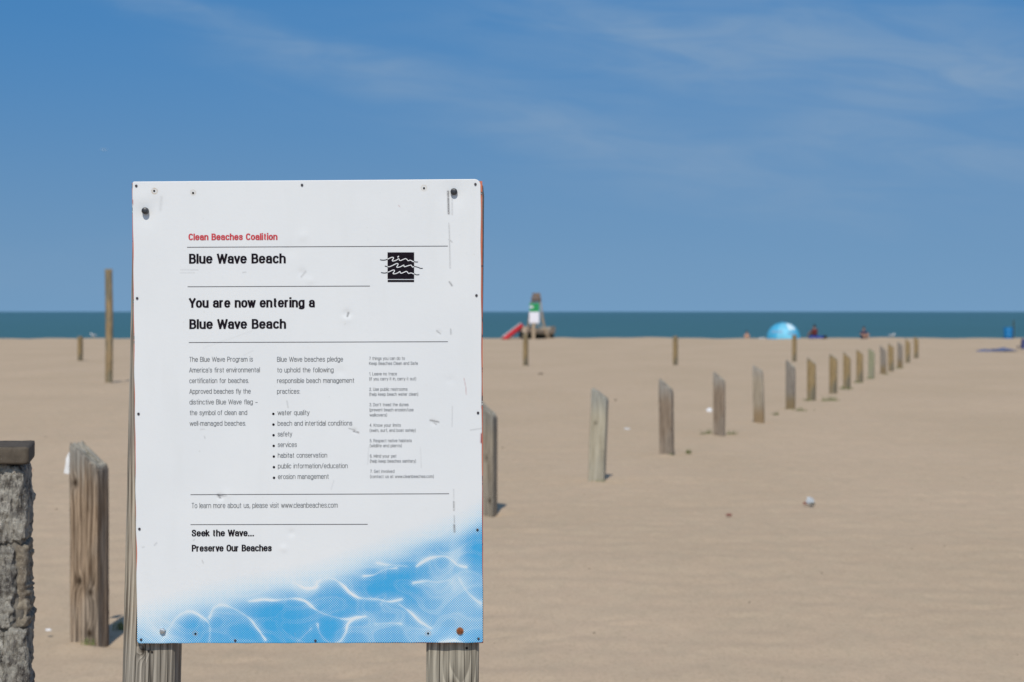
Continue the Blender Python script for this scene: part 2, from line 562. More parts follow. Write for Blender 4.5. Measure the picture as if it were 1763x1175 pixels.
BOLL = [
    (150, 1101, 764, W_NEAR, "nearest and largest knotty brown slant-topped post, between the stone pillar and the sign", 0.0, 13),
    (837, 884, 688, W_NEAR2, "grey-brown slant-topped post half hidden behind the right edge of the sign", 0.0, 13),
    (1028, 829, 669, W_PALE, "pale silvery slant-topped post, first one standing clear to the right of the sign", 2.2, 10),
    (1149, 783, 653, W_DARK, "dark streaked slant-topped post, second one clear of the sign", -0.8, 12),
    (1239, 752, 640, W_DARK, "reddish brown slant-topped post with green tufts on both sides of its foot", 0.0, 8),
    (1308, 729, 629, W_SILVTAN, "post silvery above and orange-brown at the foot, leaning slightly left", -1.6, 10),
    (1362, 706, 620, W_GREY, "dark grey slant-topped post just before the round-dome tent's flat-topped post", 0.0, 12),
    (1398, 691, 616, W_TAN, "tan slant-topped post, sixth clear of the sign, with a pale left side", 0.0, 12),
    (1435.5, 679, 610, W_TAN, "wide tan-brown slant-topped post with a lone green tuft in front of it", 0.0, 12),
    (1459, 668.5, 606, W_TAN, "brown slant-topped post directly left of three thinner pale ones", 0.0, 12),
    (1481, 659, 602, W_TAN, "tan post between a brown post and the green-tinged post", 0.0, 12),
    (1501, 651.5, 600, W_GREEN, "pale green-tinged post, the greenest of the line", 0.5, 12),
    (1521.5, 644.5, 595, W_GREY, "narrow grey post just right of the green-tinged post", -.6, 12),
    (1535, 640.5, 591.5, W_TAN, "orange-brown post, fourth from the far end of the line", -.5, 12),
    (1550, 633, 588.5, W_GREY, "dark greyish post, third from the far end of the line", 0.5, 12),
    (1563.5, 624, 583, W_TAN, "tan post, last but one of the line", 0.0, 12),
    (1578, 618.5, 579.5, W_TAN, "farthest post at the end of the slanting line, rising past the waterline", 0.0, 12),
]
for i, (px, b, t, wm, lab, lean, rot) in enumerate(BOLL):
    near = i < 3
    bollard(px, b, t, wm, lab, lean, rot, True, 80 if near else 24, 16 if near else 8, i * 3.7, wear=0.0026 if near else 0.0034, notch=0.010 if i == 0 else 0.004)
ROW = [
    (137.5, 622.5, 579.5, "short flat-topped post standing far left of the tall pole"),
    (905, 629, 575, "flat-topped post standing in front of the lifeguard chair"),
    (1163, 629, 579, "flat-topped post standing alone between the lifeguard chair and the tent"),
    (1368, 622, 577.5, "flat-topped post standing in front of the right edge of the blue tent"),
]
for i, (px, b, t, lab) in enumerate(ROW):
    bollard(px, b, t, W_TAN, lab, 0, 16, False, 20, 6, 50 + i, wd=0.135, group="flat-topped posts in the row along the shore")

# tall pole
p = ground(187.5, 658)
ht = on_plane(187.5, 463.5, p.y).z
vs = []; fs = []; NN = 20; NZ = 40
for j in range(NZ + 1):
    for i in range(NN):
        a = 2 * math.pi * i / NN; z = -0.4 + (ht + 0.4) * j / NZ
        r = 0.086 + 0.003 * mn.noise(Vector((math.cos(a) * 3, math.sin(a) * 3, z * 1.5)))
        vs.append((r * math.cos(a) + 0.01 * math.sin(z * 1.3), r * math.sin(a), z))
for j in range(NZ):
    for i in range(NN):
        fs.append((j * NN + i, j * NN + (i + 1) % NN, (j + 1) * NN + (i + 1) % NN, (j + 1) * NN + i))
fs.append(tuple(range(NZ * NN, NZ * NN + NN)))
W_POLE = wood("pole_wood", (0.40, 0.29, 0.165), (0.20, 0.145, 0.08), 0.016, grey=(0.30, 0.26, 0.18), crack=0.5)
tag(mesh_obj("wooden_pole", vs, fs, W_POLE, smooth=True, loc=p), "tall round wooden pole rising above the horizon, left of the sign", "pole")

# scrap of white plastic behind the nearest post
m_white = simple("white_plastic", (0.75, 0.76, 0.78), 0.5)
b0 = ground(150, 1101)
vs = []; fs = []
pts = [(126, 777), (118, 780), (113.5, 789), (112.5, 800), (110, 815), (116, 816.5), (126, 816)]
P = [on_plane(a, b, b0.y + 0.12) for a, b in pts]
for k, q in enumerate(P): vs.append(q)
for k, q in enumerate(P): vs.append(q + Vector((0.0, 0.012 + 0.006 * math.sin(k * 2), 0)))
nn_ = len(P)
fs = [tuple(range(nn_)), tuple(range(2 * nn_ - 1, nn_ - 1, -1))] + [(i, nn_ + i, nn_ + (i + 1) % nn_, (i + 1) % nn_) for i in range(nn_)]
tag(mesh_obj("plastic_scrap", vs, fs, m_white), "white plastic scrap poking out behind the top left of the nearest post", "litter")

# ------------------------------------------------------------------ the sign
sign = empty("information_sign", on_plane(530, 1108, SIGN_Y + 0.06) * 1.0)
sign.location.z = 0
tag(sign, "large white beach notice board with blue halftone water print on two weathered posts", "sign")
SO = Vector(sign.location)
# corners of the white sheet in photograph pixels, laid in its plane
TL, TR, BR, BL = (228.2, 313.0), (827.5, 308.6), (831.2, 1106.8), (236.6, 1108.2)
DENTS = [(598, 541, 7, 1.5), (597, 549, 8, -0.8), (380, 856, 5, 1.6), (391, 853, 9, -0.6), (611, 742, 4, 1.1), (488, 945, 6, -0.9), (502, 918, 6, 0.9),
         (522, 407, 9, -.7), (520, 470, 7, 1.0), (534, 484, 6, -.6), (756, 573, 4, .6), (586, 640, 8, .7), (500, 430, 12, .5), (747, 728, 5, .8), (775, 655, 7, .5),
         (245, 345, 16, -1.0), (272, 352, 14, .5), (250, 366, 22, 1.6), (781, 332, 22, 1.6), (792, 1087, 16, 1.4), (280, 1087, 16, 1.2),
         (450, 700, 90, 1.0), (680, 900, 110, -1.0), (400, 480, 100, -.9), (690, 480, 100, 0.9), (300, 900, 90, .9), (560, 1000, 100, .8)]
def dent(px, py):
    d = np.zeros_like(px)
    for cx, cy, r, a in DENTS:
        d = d + a * 0.001 * np.exp(-((px - cx) ** 2 + (py - cy) ** 2) / (r * r))
    # bottom edge lifts slightly at the right
    d = d - 0.0022 * np.exp(-((px - 770) / 45) ** 2) * np.clip((py - 1080) / 30, 0, 1)
    return d
def sign_pt(px, py, off):
    """numpy: photo px on the sheet -> world, off metres in front of the sheet"""
    x = (px - 881.5) / F; y = -(py - 587.5) / F
    ry = cp + y * sp; rz = -sp + y * cp
    Yp = SIGN_Y + dent(px, py) - off
    t = Yp / ry
    return np.stack([x * t, Yp, H + rz * t], -1)

NXg, NYg = 400, 530
gu, gv = np.meshgrid(np.linspace(0, 1, NXg), np.linspace(0, 1, NYg))
PX = (1 - gv) * ((1 - gu) * TL[0] + gu * TR[0]) + gv * ((1 - gu) * BL[0] + gu * BR[0])
PY = (1 - gv) * ((1 - gu) * TL[1] + gu * TR[1]) + gv * ((1 - gu) * BL[1] + gu * BR[1])
# ragged, rounded outline
rs = np.random.RandomState(5)
def rag(t, seed):
    r = np.random.RandomState(seed); o_ = 0
    for k in range(8):
        o_ = o_ + np.sin(t * r.uniform(6, 120) + r.uniform(0, 6)) * 0.22
    return o_
PX += np.where(gu > .999, rag(gv, 1) * .7, 0) + np.where(gu < .001, rag(gv, 2) * .8, 0)
PY += np.where(gv > .999, rag(gu, 3) * .6, 0)
for (cu, cv, rad) in ((1, 0, 11), (0, 1, 5), (0, 0, 3), (1, 1, 3)):
    du = np.abs(gu - cu) * 600; dv = np.abs(gv - cv) * 797
    inside = (du < rad) & (dv < rad)
    ex = rad - du; ey = rad - dv; dd = np.sqrt(ex ** 2 + ey ** 2) + 1e-6
    sc = np.where(inside & (dd > 0), np.minimum(1, rad / dd * np.maximum(ex, ey) / rad), 1)
    k = np.where(inside, np.maximum(ex, ey) / dd, 1)
    sgx = 1 if cu else -1; sgy = 1 if cv else -1
    PX = np.where(inside, PX - sgx * ex * (1 - k), PX)
    PY = np.where(inside, PY - sgy * ey * (1 - k), PY)

def poly_dist(px, py, pts):
    best = np.full(px.shape, 1e9)
    for (x0, y0), (x1, y1) in zip(pts[:-1], pts[1:]):
        dx, dy = x1 - x0, y1 - y0; L = dx * dx + dy * dy + 1e-9
        t = np.clip(((px - x0) * dx + (py - y0) * dy) / L, 0, 1)
        best = np.minimum(best, np.hypot(px - x0 - t * dx, py - y0 - t * dy))
    return best
def smooth_poly(pts, k=6):
    out = []
    P = [pts[0]] + list(pts) + [pts[-1]]
    for i in range(1, len(P) - 2):
        p0, p1, p2, p3 = [np.array(q, float) for q in P[i - 1:i + 3]]
        for s_ in range(k):
            t = s_ / k
            out.append(tuple(0.5 * ((2 * p1) + (-p0 + p2) * t + (2 * p0 - 5 * p1 + 4 * p2 - p3) * t * t + (-p0 + 3 * p1 - 3 * p2 + p3) * t ** 3)))
    out.append(tuple(pts[-1]))
    return out
def A(pts): return smooth_poly([(200 + a * .2936, 830 + b * .2936) for a, b in pts])
def B(pts): return smooth_poly([(500 + a * .2936, 830 + b * .2936) for a, b in pts])
CURVES = [
    (A([(270, 930), (300, 880), (350, 800), (400, 765), (450, 762), (500, 790), (540, 825), (550, 870), (545, 940)]), 2.2, .75),
    (A([(545, 800), (570, 742), (610, 722), (660, 730), (720, 760), (780, 800), (820, 850), (875, 925)]), 2.2, .8),
    (A([(780, 700), (860, 690), (920, 694), (980, 690), (1050, 685), (1110, 700), (1160, 742), (1210, 770), (1270, 790), (1350, 805), (1460, 790)]), 2.0, .8),
    (B([(20, 590), (60, 612), (100, 625), (150, 615), (160, 585), (210, 565), (260, 572), (310, 610), (350, 650), (400, 680), (450, 685), (520, 690), (580, 702), (655, 688)]), 2.3, .95),
    (B([(430, 552), (490, 546), (550, 515), (620, 505)]), 2.0, .6),
    (B([(510, 475), (560, 485), (620, 490), (680, 495)]), 2.0, .7),
    (B([(740, 495), (800, 455), (860, 440), (910, 438), (950, 462), (980, 488), (1030, 500)]), 2.4, .85),
    (B([(640, 720), (700, 762), (760, 820), (825, 857)]), 2.4, .85),
    (B([(440, 790), (375, 800), (335, 838), (325, 880), (295, 930), (250, 946), (200, 925), (170, 880), (160, 835)]), 2.2, .8),
    (B([(50, 930), (80, 900), (120, 862)]), 2.2, .6),
    (B([(500, 832), (600, 828), (650, 833)]), 2.5, .6),
    (B([(720, 592), (800, 580), (860, 588), (930, 575)]), 3.0, .55),
    (B([(985, 560), (1040, 650), (1115, 712)]), 2.5, .5),
    (B([(880, 945), (960, 930), (1010, 945)]), 3.0, .6),
    (B([(530, 720), (560, 660), (500, 680)]), 4.0, .45),
    (B([(1000, 150), (940, 440), (960, 640)]), 8, .22),
    (B([(1060, 190), (1120, 360)]), 6, .12),
]
edge = np.interp(PX, [228, 250, 300, 350, 400, 450, 500, 550, 600, 650, 700, 750, 800, 835], [1083, 1075, 1060, 1045, 1033, 1024, 1016, 1003, 985, 968, 950, 933, 915, 893])
tone = np.clip((PY - edge + 54) / 92, 0, 1); tone = tone * tone * (3 - 2 * tone)
var = 0
for cx, cy, r, a in [(480, 1075, 45, .15), (650, 1005, 30, .2), (700, 1010, 28, .15), (560, 1085, 30, .15), (330, 1075, 30, .1), (470, 1035, 28, .1), (820, 945, 25, .2),
                     (745, 945, 18, .15), (720, 975, 30, .08), (610, 1050, 30, .1), (770, 1000, 60, -.12), (800, 1060, 50, -.12), (640, 1080, 35, -.12), (290, 1095, 30, -.2),
                     (720, 1090, 40, -.1), (420, 1090, 30, .05), (260, 1085, 25, -.2), (790, 950, 16, -.15)]:
    var = var + a * np.exp(-((PX - cx) ** 2 + (PY - cy) ** 2) / (r * r))
tone = tone * (0.82 + 1.1 * var)
for pts, wd_, amp in CURVES:
    reg = PY > 880
    dd = np.full(PX.shape, 1e3); dd[reg] = poly_dist(PX[reg], PY[reg], pts)
    vary = np.clip(0.58 + 0.42 * np.sin(PX * 0.085 + amp * 40) + 0.25 * np.sin(PY * 0.13 + wd_ * 9), 0.38, 1)
    line = vary * (0.62 * amp * np.exp(-(dd / (wd_ * (0.45 + 0.45 * vary))) ** 2) + 0.26 * amp * np.exp(-(dd / (wd_ * 2.6)) ** 2) + 0.12 * amp * np.exp(-(dd / (wd_ * 6)) ** 2))
    tone = tone * (1 - np.clip(line, 0, 1))
WX = PX + 9 * np.sin(PY * .06) + 6 * np.sin(PX * .047 + 2); WY = PY * 1.5 - PX * .25 + 8 * np.sin(PX * .055 + 1)
web = np.sin(WX * .052 + 1.7 * np.sin(WY * .043)) + np.sin(WY * .067 + 1.9 * np.sin(WX * .031 + 1)) + .5 * np.sin((WX + WY) * .09)
tone = tone * (1 - .13 * np.exp(-(web / .38) ** 2) * np.clip((PY - edge + 10) / 30, 0, 1)) * (1 - .12 * np.exp(-((web - .9) / .5) ** 2))
tone = np.clip(tone, 0, 0.95)
# scuffs and dirt, each with its own shape
dirt = np.zeros_like(PX)
SC = [([(771.5, 330), (772.5, 368)], 1.4, .9), ([(778.5, 338), (778.5, 370)], .8, .35), ([(772.8, 385), (774, 412), (775, 462)], .7, .4), ([(773, 413), (778, 417)], .8, .5), ([(774, 486), (778, 492)], 1.1, .7),
      ([(776, 567), (776.3, 576)], .8, .5), ([(781.2, 843), (781.4, 860)], .6, .3), ([(781.3, 864), (781.5, 879)], .9, .7), ([(781.8, 888), (782.2, 900)], .6, .5), ([(782, 904), (782.6, 916)], 1.3, .8),
      ([(752, 570), (758, 575)], 1.0, .5), ([(741, 724), (755, 727)], 1.2, .7), ([(747, 728), (751, 731)], .9, .5), ([(601, 738), (611, 741)], .9, .5), ([(609, 743), (617, 745)], 1.2, .8), ([(810, 741), (829, 738)], .8, .3),
      ([(311, 465), (341, 465)], .5, .3), ([(310, 470), (335, 470)], .5, .2), ([(418, 470), (423, 469)], .8, .3), ([(600, 539), (598, 545)], 1.2, .8), ([(376, 853), (379, 857)], 1.8, .7), ([(379, 856), (390, 854)], .8, .3),
      ([(519, 477), (526, 468)], 1.4, .35), ([(345, 740), (352, 739)], .7, .25), ([(352, 752), (353, 755)], .8, .3), ([(350, 600), (434, 570)], .5, .1), ([(420, 612), (436, 604)], .4, .15),
      ([(266, 939), (270, 935)], .8, .35), ([(245, 943), (248, 942)], .7, .3), ([(348, 965), (350, 970)], .8, .3), ([(333, 931), (335, 929)], .8, .3), ([(494, 691), (496, 702)], .9, .3), ([(635, 770), (633, 800)], .4, .2), ([(724, 770), (725, 806)], .4, .2),
      ([(278, 340), (276, 362)], 2.2, .15), ([(253, 340), (247, 350)], 2, -.1), ([(570, 843), (575, 828)], .5, .2), ([(800, 655), (803, 678)], .5, .0), ([(779, 700), (778, 735)], .5, .25)]
for pts, wd_, amp in SC:
    x0 = min(q[0] for q in pts) - 8; x1 = max(q[0] for q in pts) + 8; y0 = min(q[1] for q in pts) - 8; y1 = max(q[1] for q in pts) + 8
    reg = (PX > x0) & (PX < x1) & (PY > y0) & (PY < y1)
    if amp <= 0 or not reg.any(): continue
    dirt[reg] = np.maximum(dirt[reg], amp * np.exp(-(poly_dist(PX[reg], PY[reg], pts) / (wd_ + .35)) ** 2))
red = np.zeros_like(PX)
for pts, wd_, amp in [([(799, 652), (802, 668), (803, 680)], .7, .45), ([(829.5, 748), (829, 762)], 2.0, 1.0), ([(829, 700), (829.5, 704)], 1.0, .5), ([(228, 345), (228, 352)], 1.5, .7), ([(686, 354), (688, 356)], .8, .4)]:
    red = np.maximum(red, amp * np.exp(-(poly_dist(PX, PY, pts) / wd_) ** 2))
rust = np.zeros_like(PX)
for cx, cy, r in [(266, 329.5, 4.6), (332.5, 332, 4.2), (730, 324, 4.5), (336, 1091, 4), (737, 1091, 4.5)]:
    d_ = np.hypot(PX - cx, PY - cy)
    rust = np.maximum(rust, np.exp(-((d_ - r) / 1.0) ** 2) * (0.75 if cx == 266 else 0.4))

front = sign_pt(PX, PY, 0.0).reshape(-1, 3)
back = sign_pt(PX, PY, -0.0012).reshape(-1, 3)
idx = np.arange(NYg * NXg).reshape(NYg, NXg)
q = np.stack([idx[:-1, :-1], idx[1:, :-1], idx[1:, 1:], idx[:-1, 1:]], -1).reshape(-1, 4)
ring = np.concatenate([idx[0, :], idx[1:, -1], idx[-1, -2::-1], idx[-2:0:-1, 0]])
nb = len(front)
bring = back[ring]
bi = nb + np.arange(len(ring))
side = np.stack([ring, np.roll(ring, -1), np.roll(bi, -1), bi], -1)
verts = np.concatenate([front, bring]) - np.array(SO)
me = grid_mesh("panel", verts, np.concatenate([q, side]))
def addattr(name, a):
    at = me.attributes.new(name, 'FLOAT', 'POINT')
    at.data.foreach_set('value', np.concatenate([a.ravel(), a.ravel()[ring]]).astype(np.float32))
assert len(me.vertices) == len(verts)
addattr('tone', tone); addattr('dirt', dirt); addattr('red', red); addattr('rust', rust); addattr('u', PX / 4.05); addattr('v', PY / 4.05)

m, n = mat("printed_panel")
u = n.attr('u'); v = n.attr('v')
TWO = 6.28318
f1 = n.m('COSINE', n.mul(n.add(u, v), TWO)); f2 = n.m('COSINE', n.mul(n.sub(u, v), TWO))
thr = n.sub(0.5, n.mul(n.add(f1, f2), 0.25))
tn = n.attr('tone')
dots = n.m('MULTIPLY_ADD', n.sub(tn, thr), 4.5, 0.5, clamp=True)
dots = n.mul(dots, n.ramp(tn, 0.01, 0.10))
o = n.obj()
bl = n.noise(o, 7, 3)
mott = n.noise(o, 3.0, 4, 0.6)
blue = n.mix(n.ramp(tn, 0.2, 0.8), (0.20, 0.56, 0.80), (0.022, 0.32, 0.64))
ox, oy, oz = n.sep(o)
paper = n.mix(n.ramp(mott, 0.3, 0.7), (0.665, 0.690, 0.715), (0.700, 0.722, 0.742))
film = n.noise(n.comb(n.mul(ox, 12), 0.0, n.mul(oz, 2)), 1.6, 4, 0.6)
paper = n.mix(n.ramp(film, 0.5, 0.75, 0, 0.3), paper, (0.635, 0.655, 0.665))
c = n.mix(dots, paper, blue)
grit = n.noise(o, 160, 4, 0.65)
spots = n.noise(o, 26, 3, 0.6)
c = n.mix(n.mul(n.ramp(grit, 0.62, 0.74), n.ramp(spots, 0.56, 0.68, 0, 0.30)), c, (0.42, 0.42, 0.38))
brk = n.ramp(n.noise(o, 420, 3, 0.7), 0.32, 0.52, 0.35, 1.0)
c = n.mix(n.mul(n.attr('dirt'), brk), c, (0.10, 0.095, 0.10))
c = n.mix(n.attr('red'), c, (0.32, 0.035, 0.04))
c = n.mix(n.mul(n.attr('rust'), brk), c, (0.38, 0.26, 0.12))
n.out(c, 0.55, n.bump(n.add(grit, n.mul(mott, 3)), 0.25, 0.0006), 0.25)
me.materials.append(m)
panel = link(bpy.data.objects.new("panel", me), sign)

# painted backing board, a little larger than the sheet
m, n = mat("red_board_edge")
o = n.obj()
a = n.noise(o, 45, 4, 0.65); b_ = n.noise(o, 12, 3)
c = n.mix(n.ramp(b_, 0.3, 0.7), (0.42, 0.10, 0.075), (0.60, 0.20, 0.13))
c = n.mix(n.ramp(a, 0.54, 0.60), c, (0.055, 0.035, 0.045))
c = n.mix(n.ramp(a, 0.60, 0.66), c, (0.5, 0.48, 0.46))
n.out(c, 0.8, n.bump(a, 0.5, 0.001), 0.15)
RED = m
def quad_pts(pts_px, y0, y1, name, mt, parent, nsub=60, wob=0.5):
    """a board outlined in sheet pixels, from depth y0 to y1, with slightly uneven edges"""
    out = []
    for k in range(4):
        a = pts_px[k]; b = pts_px[(k + 1) % 4]
        for i in range(nsub):
            t = i / nsub
            wv = mn.noise(Vector((k * 9 + t * 22, 0, 0))) * wob
            out.append((a[0] + (b[0] - a[0]) * t + wv, a[1] + (b[1] - a[1]) * t + wv * .6))
    n_ = len(out)
    vs = []
    for Y in (y0, y1):
        for (a, b) in out:
            q = on_plane(a, b, SIGN_Y); q.y = Y
            vs.append(q - SO)
    fs = [tuple(range(n_)), tuple(range(2 * n_ - 1, n_ - 1, -1))] + [(i, n_ + i, n_ + (i + 1) % n_, (i + 1) % n_) for i in range(n_)]
    return mesh_obj(name, vs, fs, mt, parent)
quad_pts([(226.3, 315), (830.2, 312), (831.9, 1108.2), (235.9, 1107.6)], SIGN_Y + 0.004, SIGN_Y + 0.0125, "backing_board", RED, sign, wob=0.4)

# lettering
INK = simple("black_ink", (0.012, 0.009, 0.014), 0.9, 0.05, var=0.3, scale=300)
INKR = simple("red_ink", (0.52, 0.050, 0.065), 0.5, var=0.12, scale=300)
INKRULE = simple("rule_ink", (0.075, 0.065, 0.07), 0.6, var=0.3, scale=200)
INKG = simple("grey_ink", (0.135, 0.145, 0.16), 0.6, var=0.2, scale=300)
INKF = simple("faint_grey_ink", (0.20, 0.21, 0.23), 0.6, var=0.2, scale=300)
def arc(cx, cy, rx, ry, a0, a1, k=10, p=2.35):
    out = []
    for i in range(k + 1):
        a = R(a0 + (a1 - a0) * i / k); c_, s_ = math.cos(a), math.sin(a)
        out.append((cx + rx * math.copysign(abs(c_) ** (2 / p), c_), cy + ry * math.copysign(abs(s_) ** (2 / p), s_)))
    return out
def curve(pts): return smooth_poly(pts, 4)
XH = .73
OV = lambda w_=.40: arc(w_ / 2, XH / 2, w_ / 2, XH / 2, 0, 360, 24)
ARCH = lambda x0, w_: [(x0, .50)] + arc(x0 + w_ / 2, .47, w_ / 2, XH - .47, 180, 0, 12) + [(x0 + w_, 0)]
GL = {
 'a': (.38, [arc(.19, .50, .18, XH - .50, 165, 0, 12) + [(.37, 0)], [(.37, .42), (.24, .41)] + arc(.17, .205, .17, .205, 90, 270, 12) + arc(.2, .16, .17, .16, 270, 350, 6)]),
 'b': (.40, [[(0, 0), (0, 1)], OV()]), 'c': (.37, [arc(.2, XH / 2, .2, XH / 2, 38, 322, 18)]), 'd': (.40, [[(.40, 0), (.40, 1)], OV()]),
 'e': (.40, [[(.0, .38), (.40, .38)] + arc(.2, XH / 2, .2, XH / 2, 5, 322, 20)]),
 'f': (.25, [[(.11, 0), (.11, .80)] + arc(.27, .82, .16, .18, 180, 92, 6), [(0, .70), (.26, .70)]]),
 'g': (.40, [OV(), [(.40, .73), (.40, -.05)] + arc(.2, -.05, .2, .19, 0, -150, 10)]),
 'h': (.39, [[(0, 0), (0, 1)], ARCH(0, .39)]), 'i': (0, [[(0, 0), (0, XH)], [(0, 1.045), (0, 1.06)]]),
 'k': (.36, [[(0, 0), (0, 1)], [(.34, .73), (.02, .33)], [(.12, .43), (.37, 0)]]), 'l': (0, [[(0, 0), (0, 1)]]),
 'm': (.62, [[(0, 0), (0, XH)], ARCH(0, .31), ARCH(.31, .31)]), 'n': (.39, [[(0, 0), (0, XH)], ARCH(0, .39)]), 'o': (.40, [OV()]),
 'p': (.40, [[(0, -.25), (0, XH)], OV()]), 'q': (.40, [[(.4, -.25), (.4, XH)], OV()]), 'r': (.23, [[(0, 0), (0, XH)], arc(.2, .45, .2, XH - .45, 180, 80, 8)]),
 's': (.35, [curve([(.34, .56), (.29, .69), (.17, .73), (.05, .68), (.02, .55), (.08, .44), (.26, .34), (.34, .22), (.31, .06), (.18, 0), (.05, .04), (0, .17)])]),
 't': (.25, [[(.11, .93), (.11, .15)] + arc(.24, .15, .13, .15, 180, 270, 6), [(0, .70), (.26, .70)]]),
 'u': (.39, [[(.39, XH), (.39, 0)], [(0, XH)] + arc(.195, .25, .195, .25, 180, 360, 12)]),
 'v': (.37, [[(0, XH), (.185, 0), (.37, XH)]]), 'w': (.60, [[(0, XH), (.15, 0), (.30, .70), (.45, 0), (.60, XH)]]),
 'x': (.36, [[(0, XH), (.36, 0)], [(.36, XH), (0, 0)]]), 'y': (.37, [[(0, XH), (.19, .02)], [(.37, XH), (.16, -.14), (.10, -.22), (0, -.22)]]),
 'A': (.48, [[(0, 0), (.24, 1), (.48, 0)], [(.08, .30), (.40, .30)]]),
 'B': (.43, [[(0, 0), (0, 1)], [(0, 1), (.2, 1)] + arc(.2, .765, .2, .235, 90, -90, 10) + [(0, .53)], [(0, .53), (.21, .53)] + arc(.21, .265, .23, .265, 90, -90, 10) + [(0, 0)]]),
 'C': (.45, [arc(.24, .5, .24, .5, 40, 320, 20)]), 'D': (.46, [[(0, 0), (0, 1), (.15, 1)] + arc(.15, .5, .31, .5, 90, -90, 16) + [(0, 0)]]),
 'G': (.48, [arc(.24, .5, .24, .5, 42, 340, 20) + [(.48, .46), (.27, .46)]]),
 'K': (.45, [[(0, 0), (0, 1)], [(.43, 1), (.02, .40)], [(.14, .58), (.46, 0)]]), 'L': (.36, [[(0, 1), (0, 0), (.36, 0)]]),
 'M': (.60, [[(0, 0), (0, 1), (.30, .12), (.60, 1), (.60, 0)]]), 'O': (.50, [arc(.25, .5, .25, .5, 0, 360, 28)]),
 'P': (.42, [[(0, 0), (0, 1)], [(0, 1), (.2, 1)] + arc(.2, .73, .22, .27, 90, -90, 12) + [(0, .46)]]),
 'R': (.44, [[(0, 0), (0, 1)], [(0, 1), (.2, 1)] + arc(.2, .74, .22, .26, 90, -90, 12) + [(0, .48)], [(.22, .48), (.36, .40), (.42, 0)]]),
 'S': (.43, [curve([(.41, .74), (.37, .92), (.22, 1), (.07, .94), (.02, .76), (.09, .61), (.32, .46), (.42, .30), (.38, .08), (.22, 0), (.06, .05), (0, .26)])]),
 'T': (.44, [[(0, 1), (.44, 1)], [(.22, 1), (.22, 0)]]), 'U': (.44, [[(0, 1)] + arc(.22, .28, .22, .28, 180, 360, 14) + [(.44, 1)]]),
 'W': (.78, [[(0, 1), (.19, 0), (.39, .95), (.59, 0), (.78, 1)]]), 'Y': (.48, [[(0, 1), (.24, .42), (.48, 1)], [(.24, .42), (.24, 0)]]),
 '1': (.2, [[(0, .80), (.18, 1), (.18, 0)]]), '2': (.38, [curve([(.01, .72), (.06, .93), (.2, 1), (.34, .92), (.36, .72), (.25, .45), (.02, .12), (0, 0)]) + [(.38, 0)]]),
 '3': (.38, [curve([(.02, .80), (.08, .96), (.2, 1), (.34, .90), (.33, .62), (.18, .54)]), curve([(.18, .54), (.34, .47), (.38, .25), (.32, .05), (.18, 0), (.04, .06), (0, .24)])]),
 '4': (.40, [[(.29, 0), (.29, 1), (0, .30), (.40, .30)]]), '5': (.38, [[(.35, 1), (.06, 1), (.03, .52)] + curve([(.03, .52), (.2, .60), (.35, .50), (.38, .28), (.30, .04), (.14, 0), (.03, .07), (0, .20)])]),
 '6': (.38, [curve([(.34, .84), (.30, .96), (.19, 1), (.06, .90), (.0, .5), (.04, .1), (.19, 0), (.34, .08), (.38, .30), (.34, .52), (.19, .60), (.03, .45)])]), '7': (.38, [[(0, 1), (.38, 1), (.14, 0)]]),
 '.': (0, [[(0, 0), (0, .015)]]), ',': (.04, [[(.04, .08), (.04, 0), (0, -.12)]]), ':': (0, [[(0, 0), (0, .015)], [(0, .60), (0, .615)]]), '’': (.03, [[(.03, 1), (.0, .82)]]),
 '–': (.40, [[(0, .36), (.40, .36)]]), '-': (.18, [[(0, .36), (.18, .36)]]), '(': (.12, [curve([(.12, 1.05), (.02, .75), (0, .4), (.02, .10), (.12, -.2)])]), ')': (.12, [curve([(0, 1.05), (.10, .75), (.12, .4), (.10, .10), (0, -.2)])]),
 '/': (.30, [[(0, -.05), (.30, 1.03)]]), '…': (.62, [[(0, 0), (0, .015)], [(.31, 0), (.31, .015)], [(.62, 0), (.62, .015)]]),
}
THIN = set('vwyAYWTkx')
def skeleton(txt, gap):
    x = 0; out = []
    for ch_ in txt:
        if ch_ == ' ': x += gap * 0.5 + .26; continue
        wd_, st_ = GL[ch_]
        k = gap * (0.30 if ch_ in THIN else 0)
        x -= k / 2
        out += [[(x + a, b) for a, b in q_] for q_ in st_]
        x += wd_ + gap - k / 2
    return out
def pen(pts, wv, wh):
    """ribbon of an oval pen along a polyline, mitred"""
    P = [np.array(q_, float) for q_ in pts]
    P = [P[0]] + [P[i] for i in range(1, len(P)) if np.linalg.norm(P[i] - P[i - 1]) > 1e-3]
    closed = len(P) > 4 and np.linalg.norm(P[0] - P[-1]) < 0.05
    L_, R_ = [], []
    for i in range(len(P)):
        a = P[i] - P[i - 1] if i > 0 else (P[-1] - P[-2] if closed else P[1] - P[0])
        b = P[i + 1] - P[i] if i < len(P) - 1 else (P[1] - P[0] if closed else P[-1] - P[-2])
        a = a / np.linalg.norm(a); b = b / np.linalg.norm(b)
        na = np.array([-a[1], a[0]]); nb = np.array([-b[1], b[0]])
        nn = na + nb; l = np.linalg.norm(nn)
        nn = na if l < 0.2 else nn / l
        s_ = 1 / max(0.55, float(nn @ na))
        half = 0.5 * math.hypot(nn[0] * wv, nn[1] * wh) * s_
        L_.append(P[i] + nn * half); R_.append(P[i] - nn * half)
    k = len(P)
    return np.array(L_ + R_), [(i, i + 1, k + i + 1, k + i) for i in range(k - 1)]
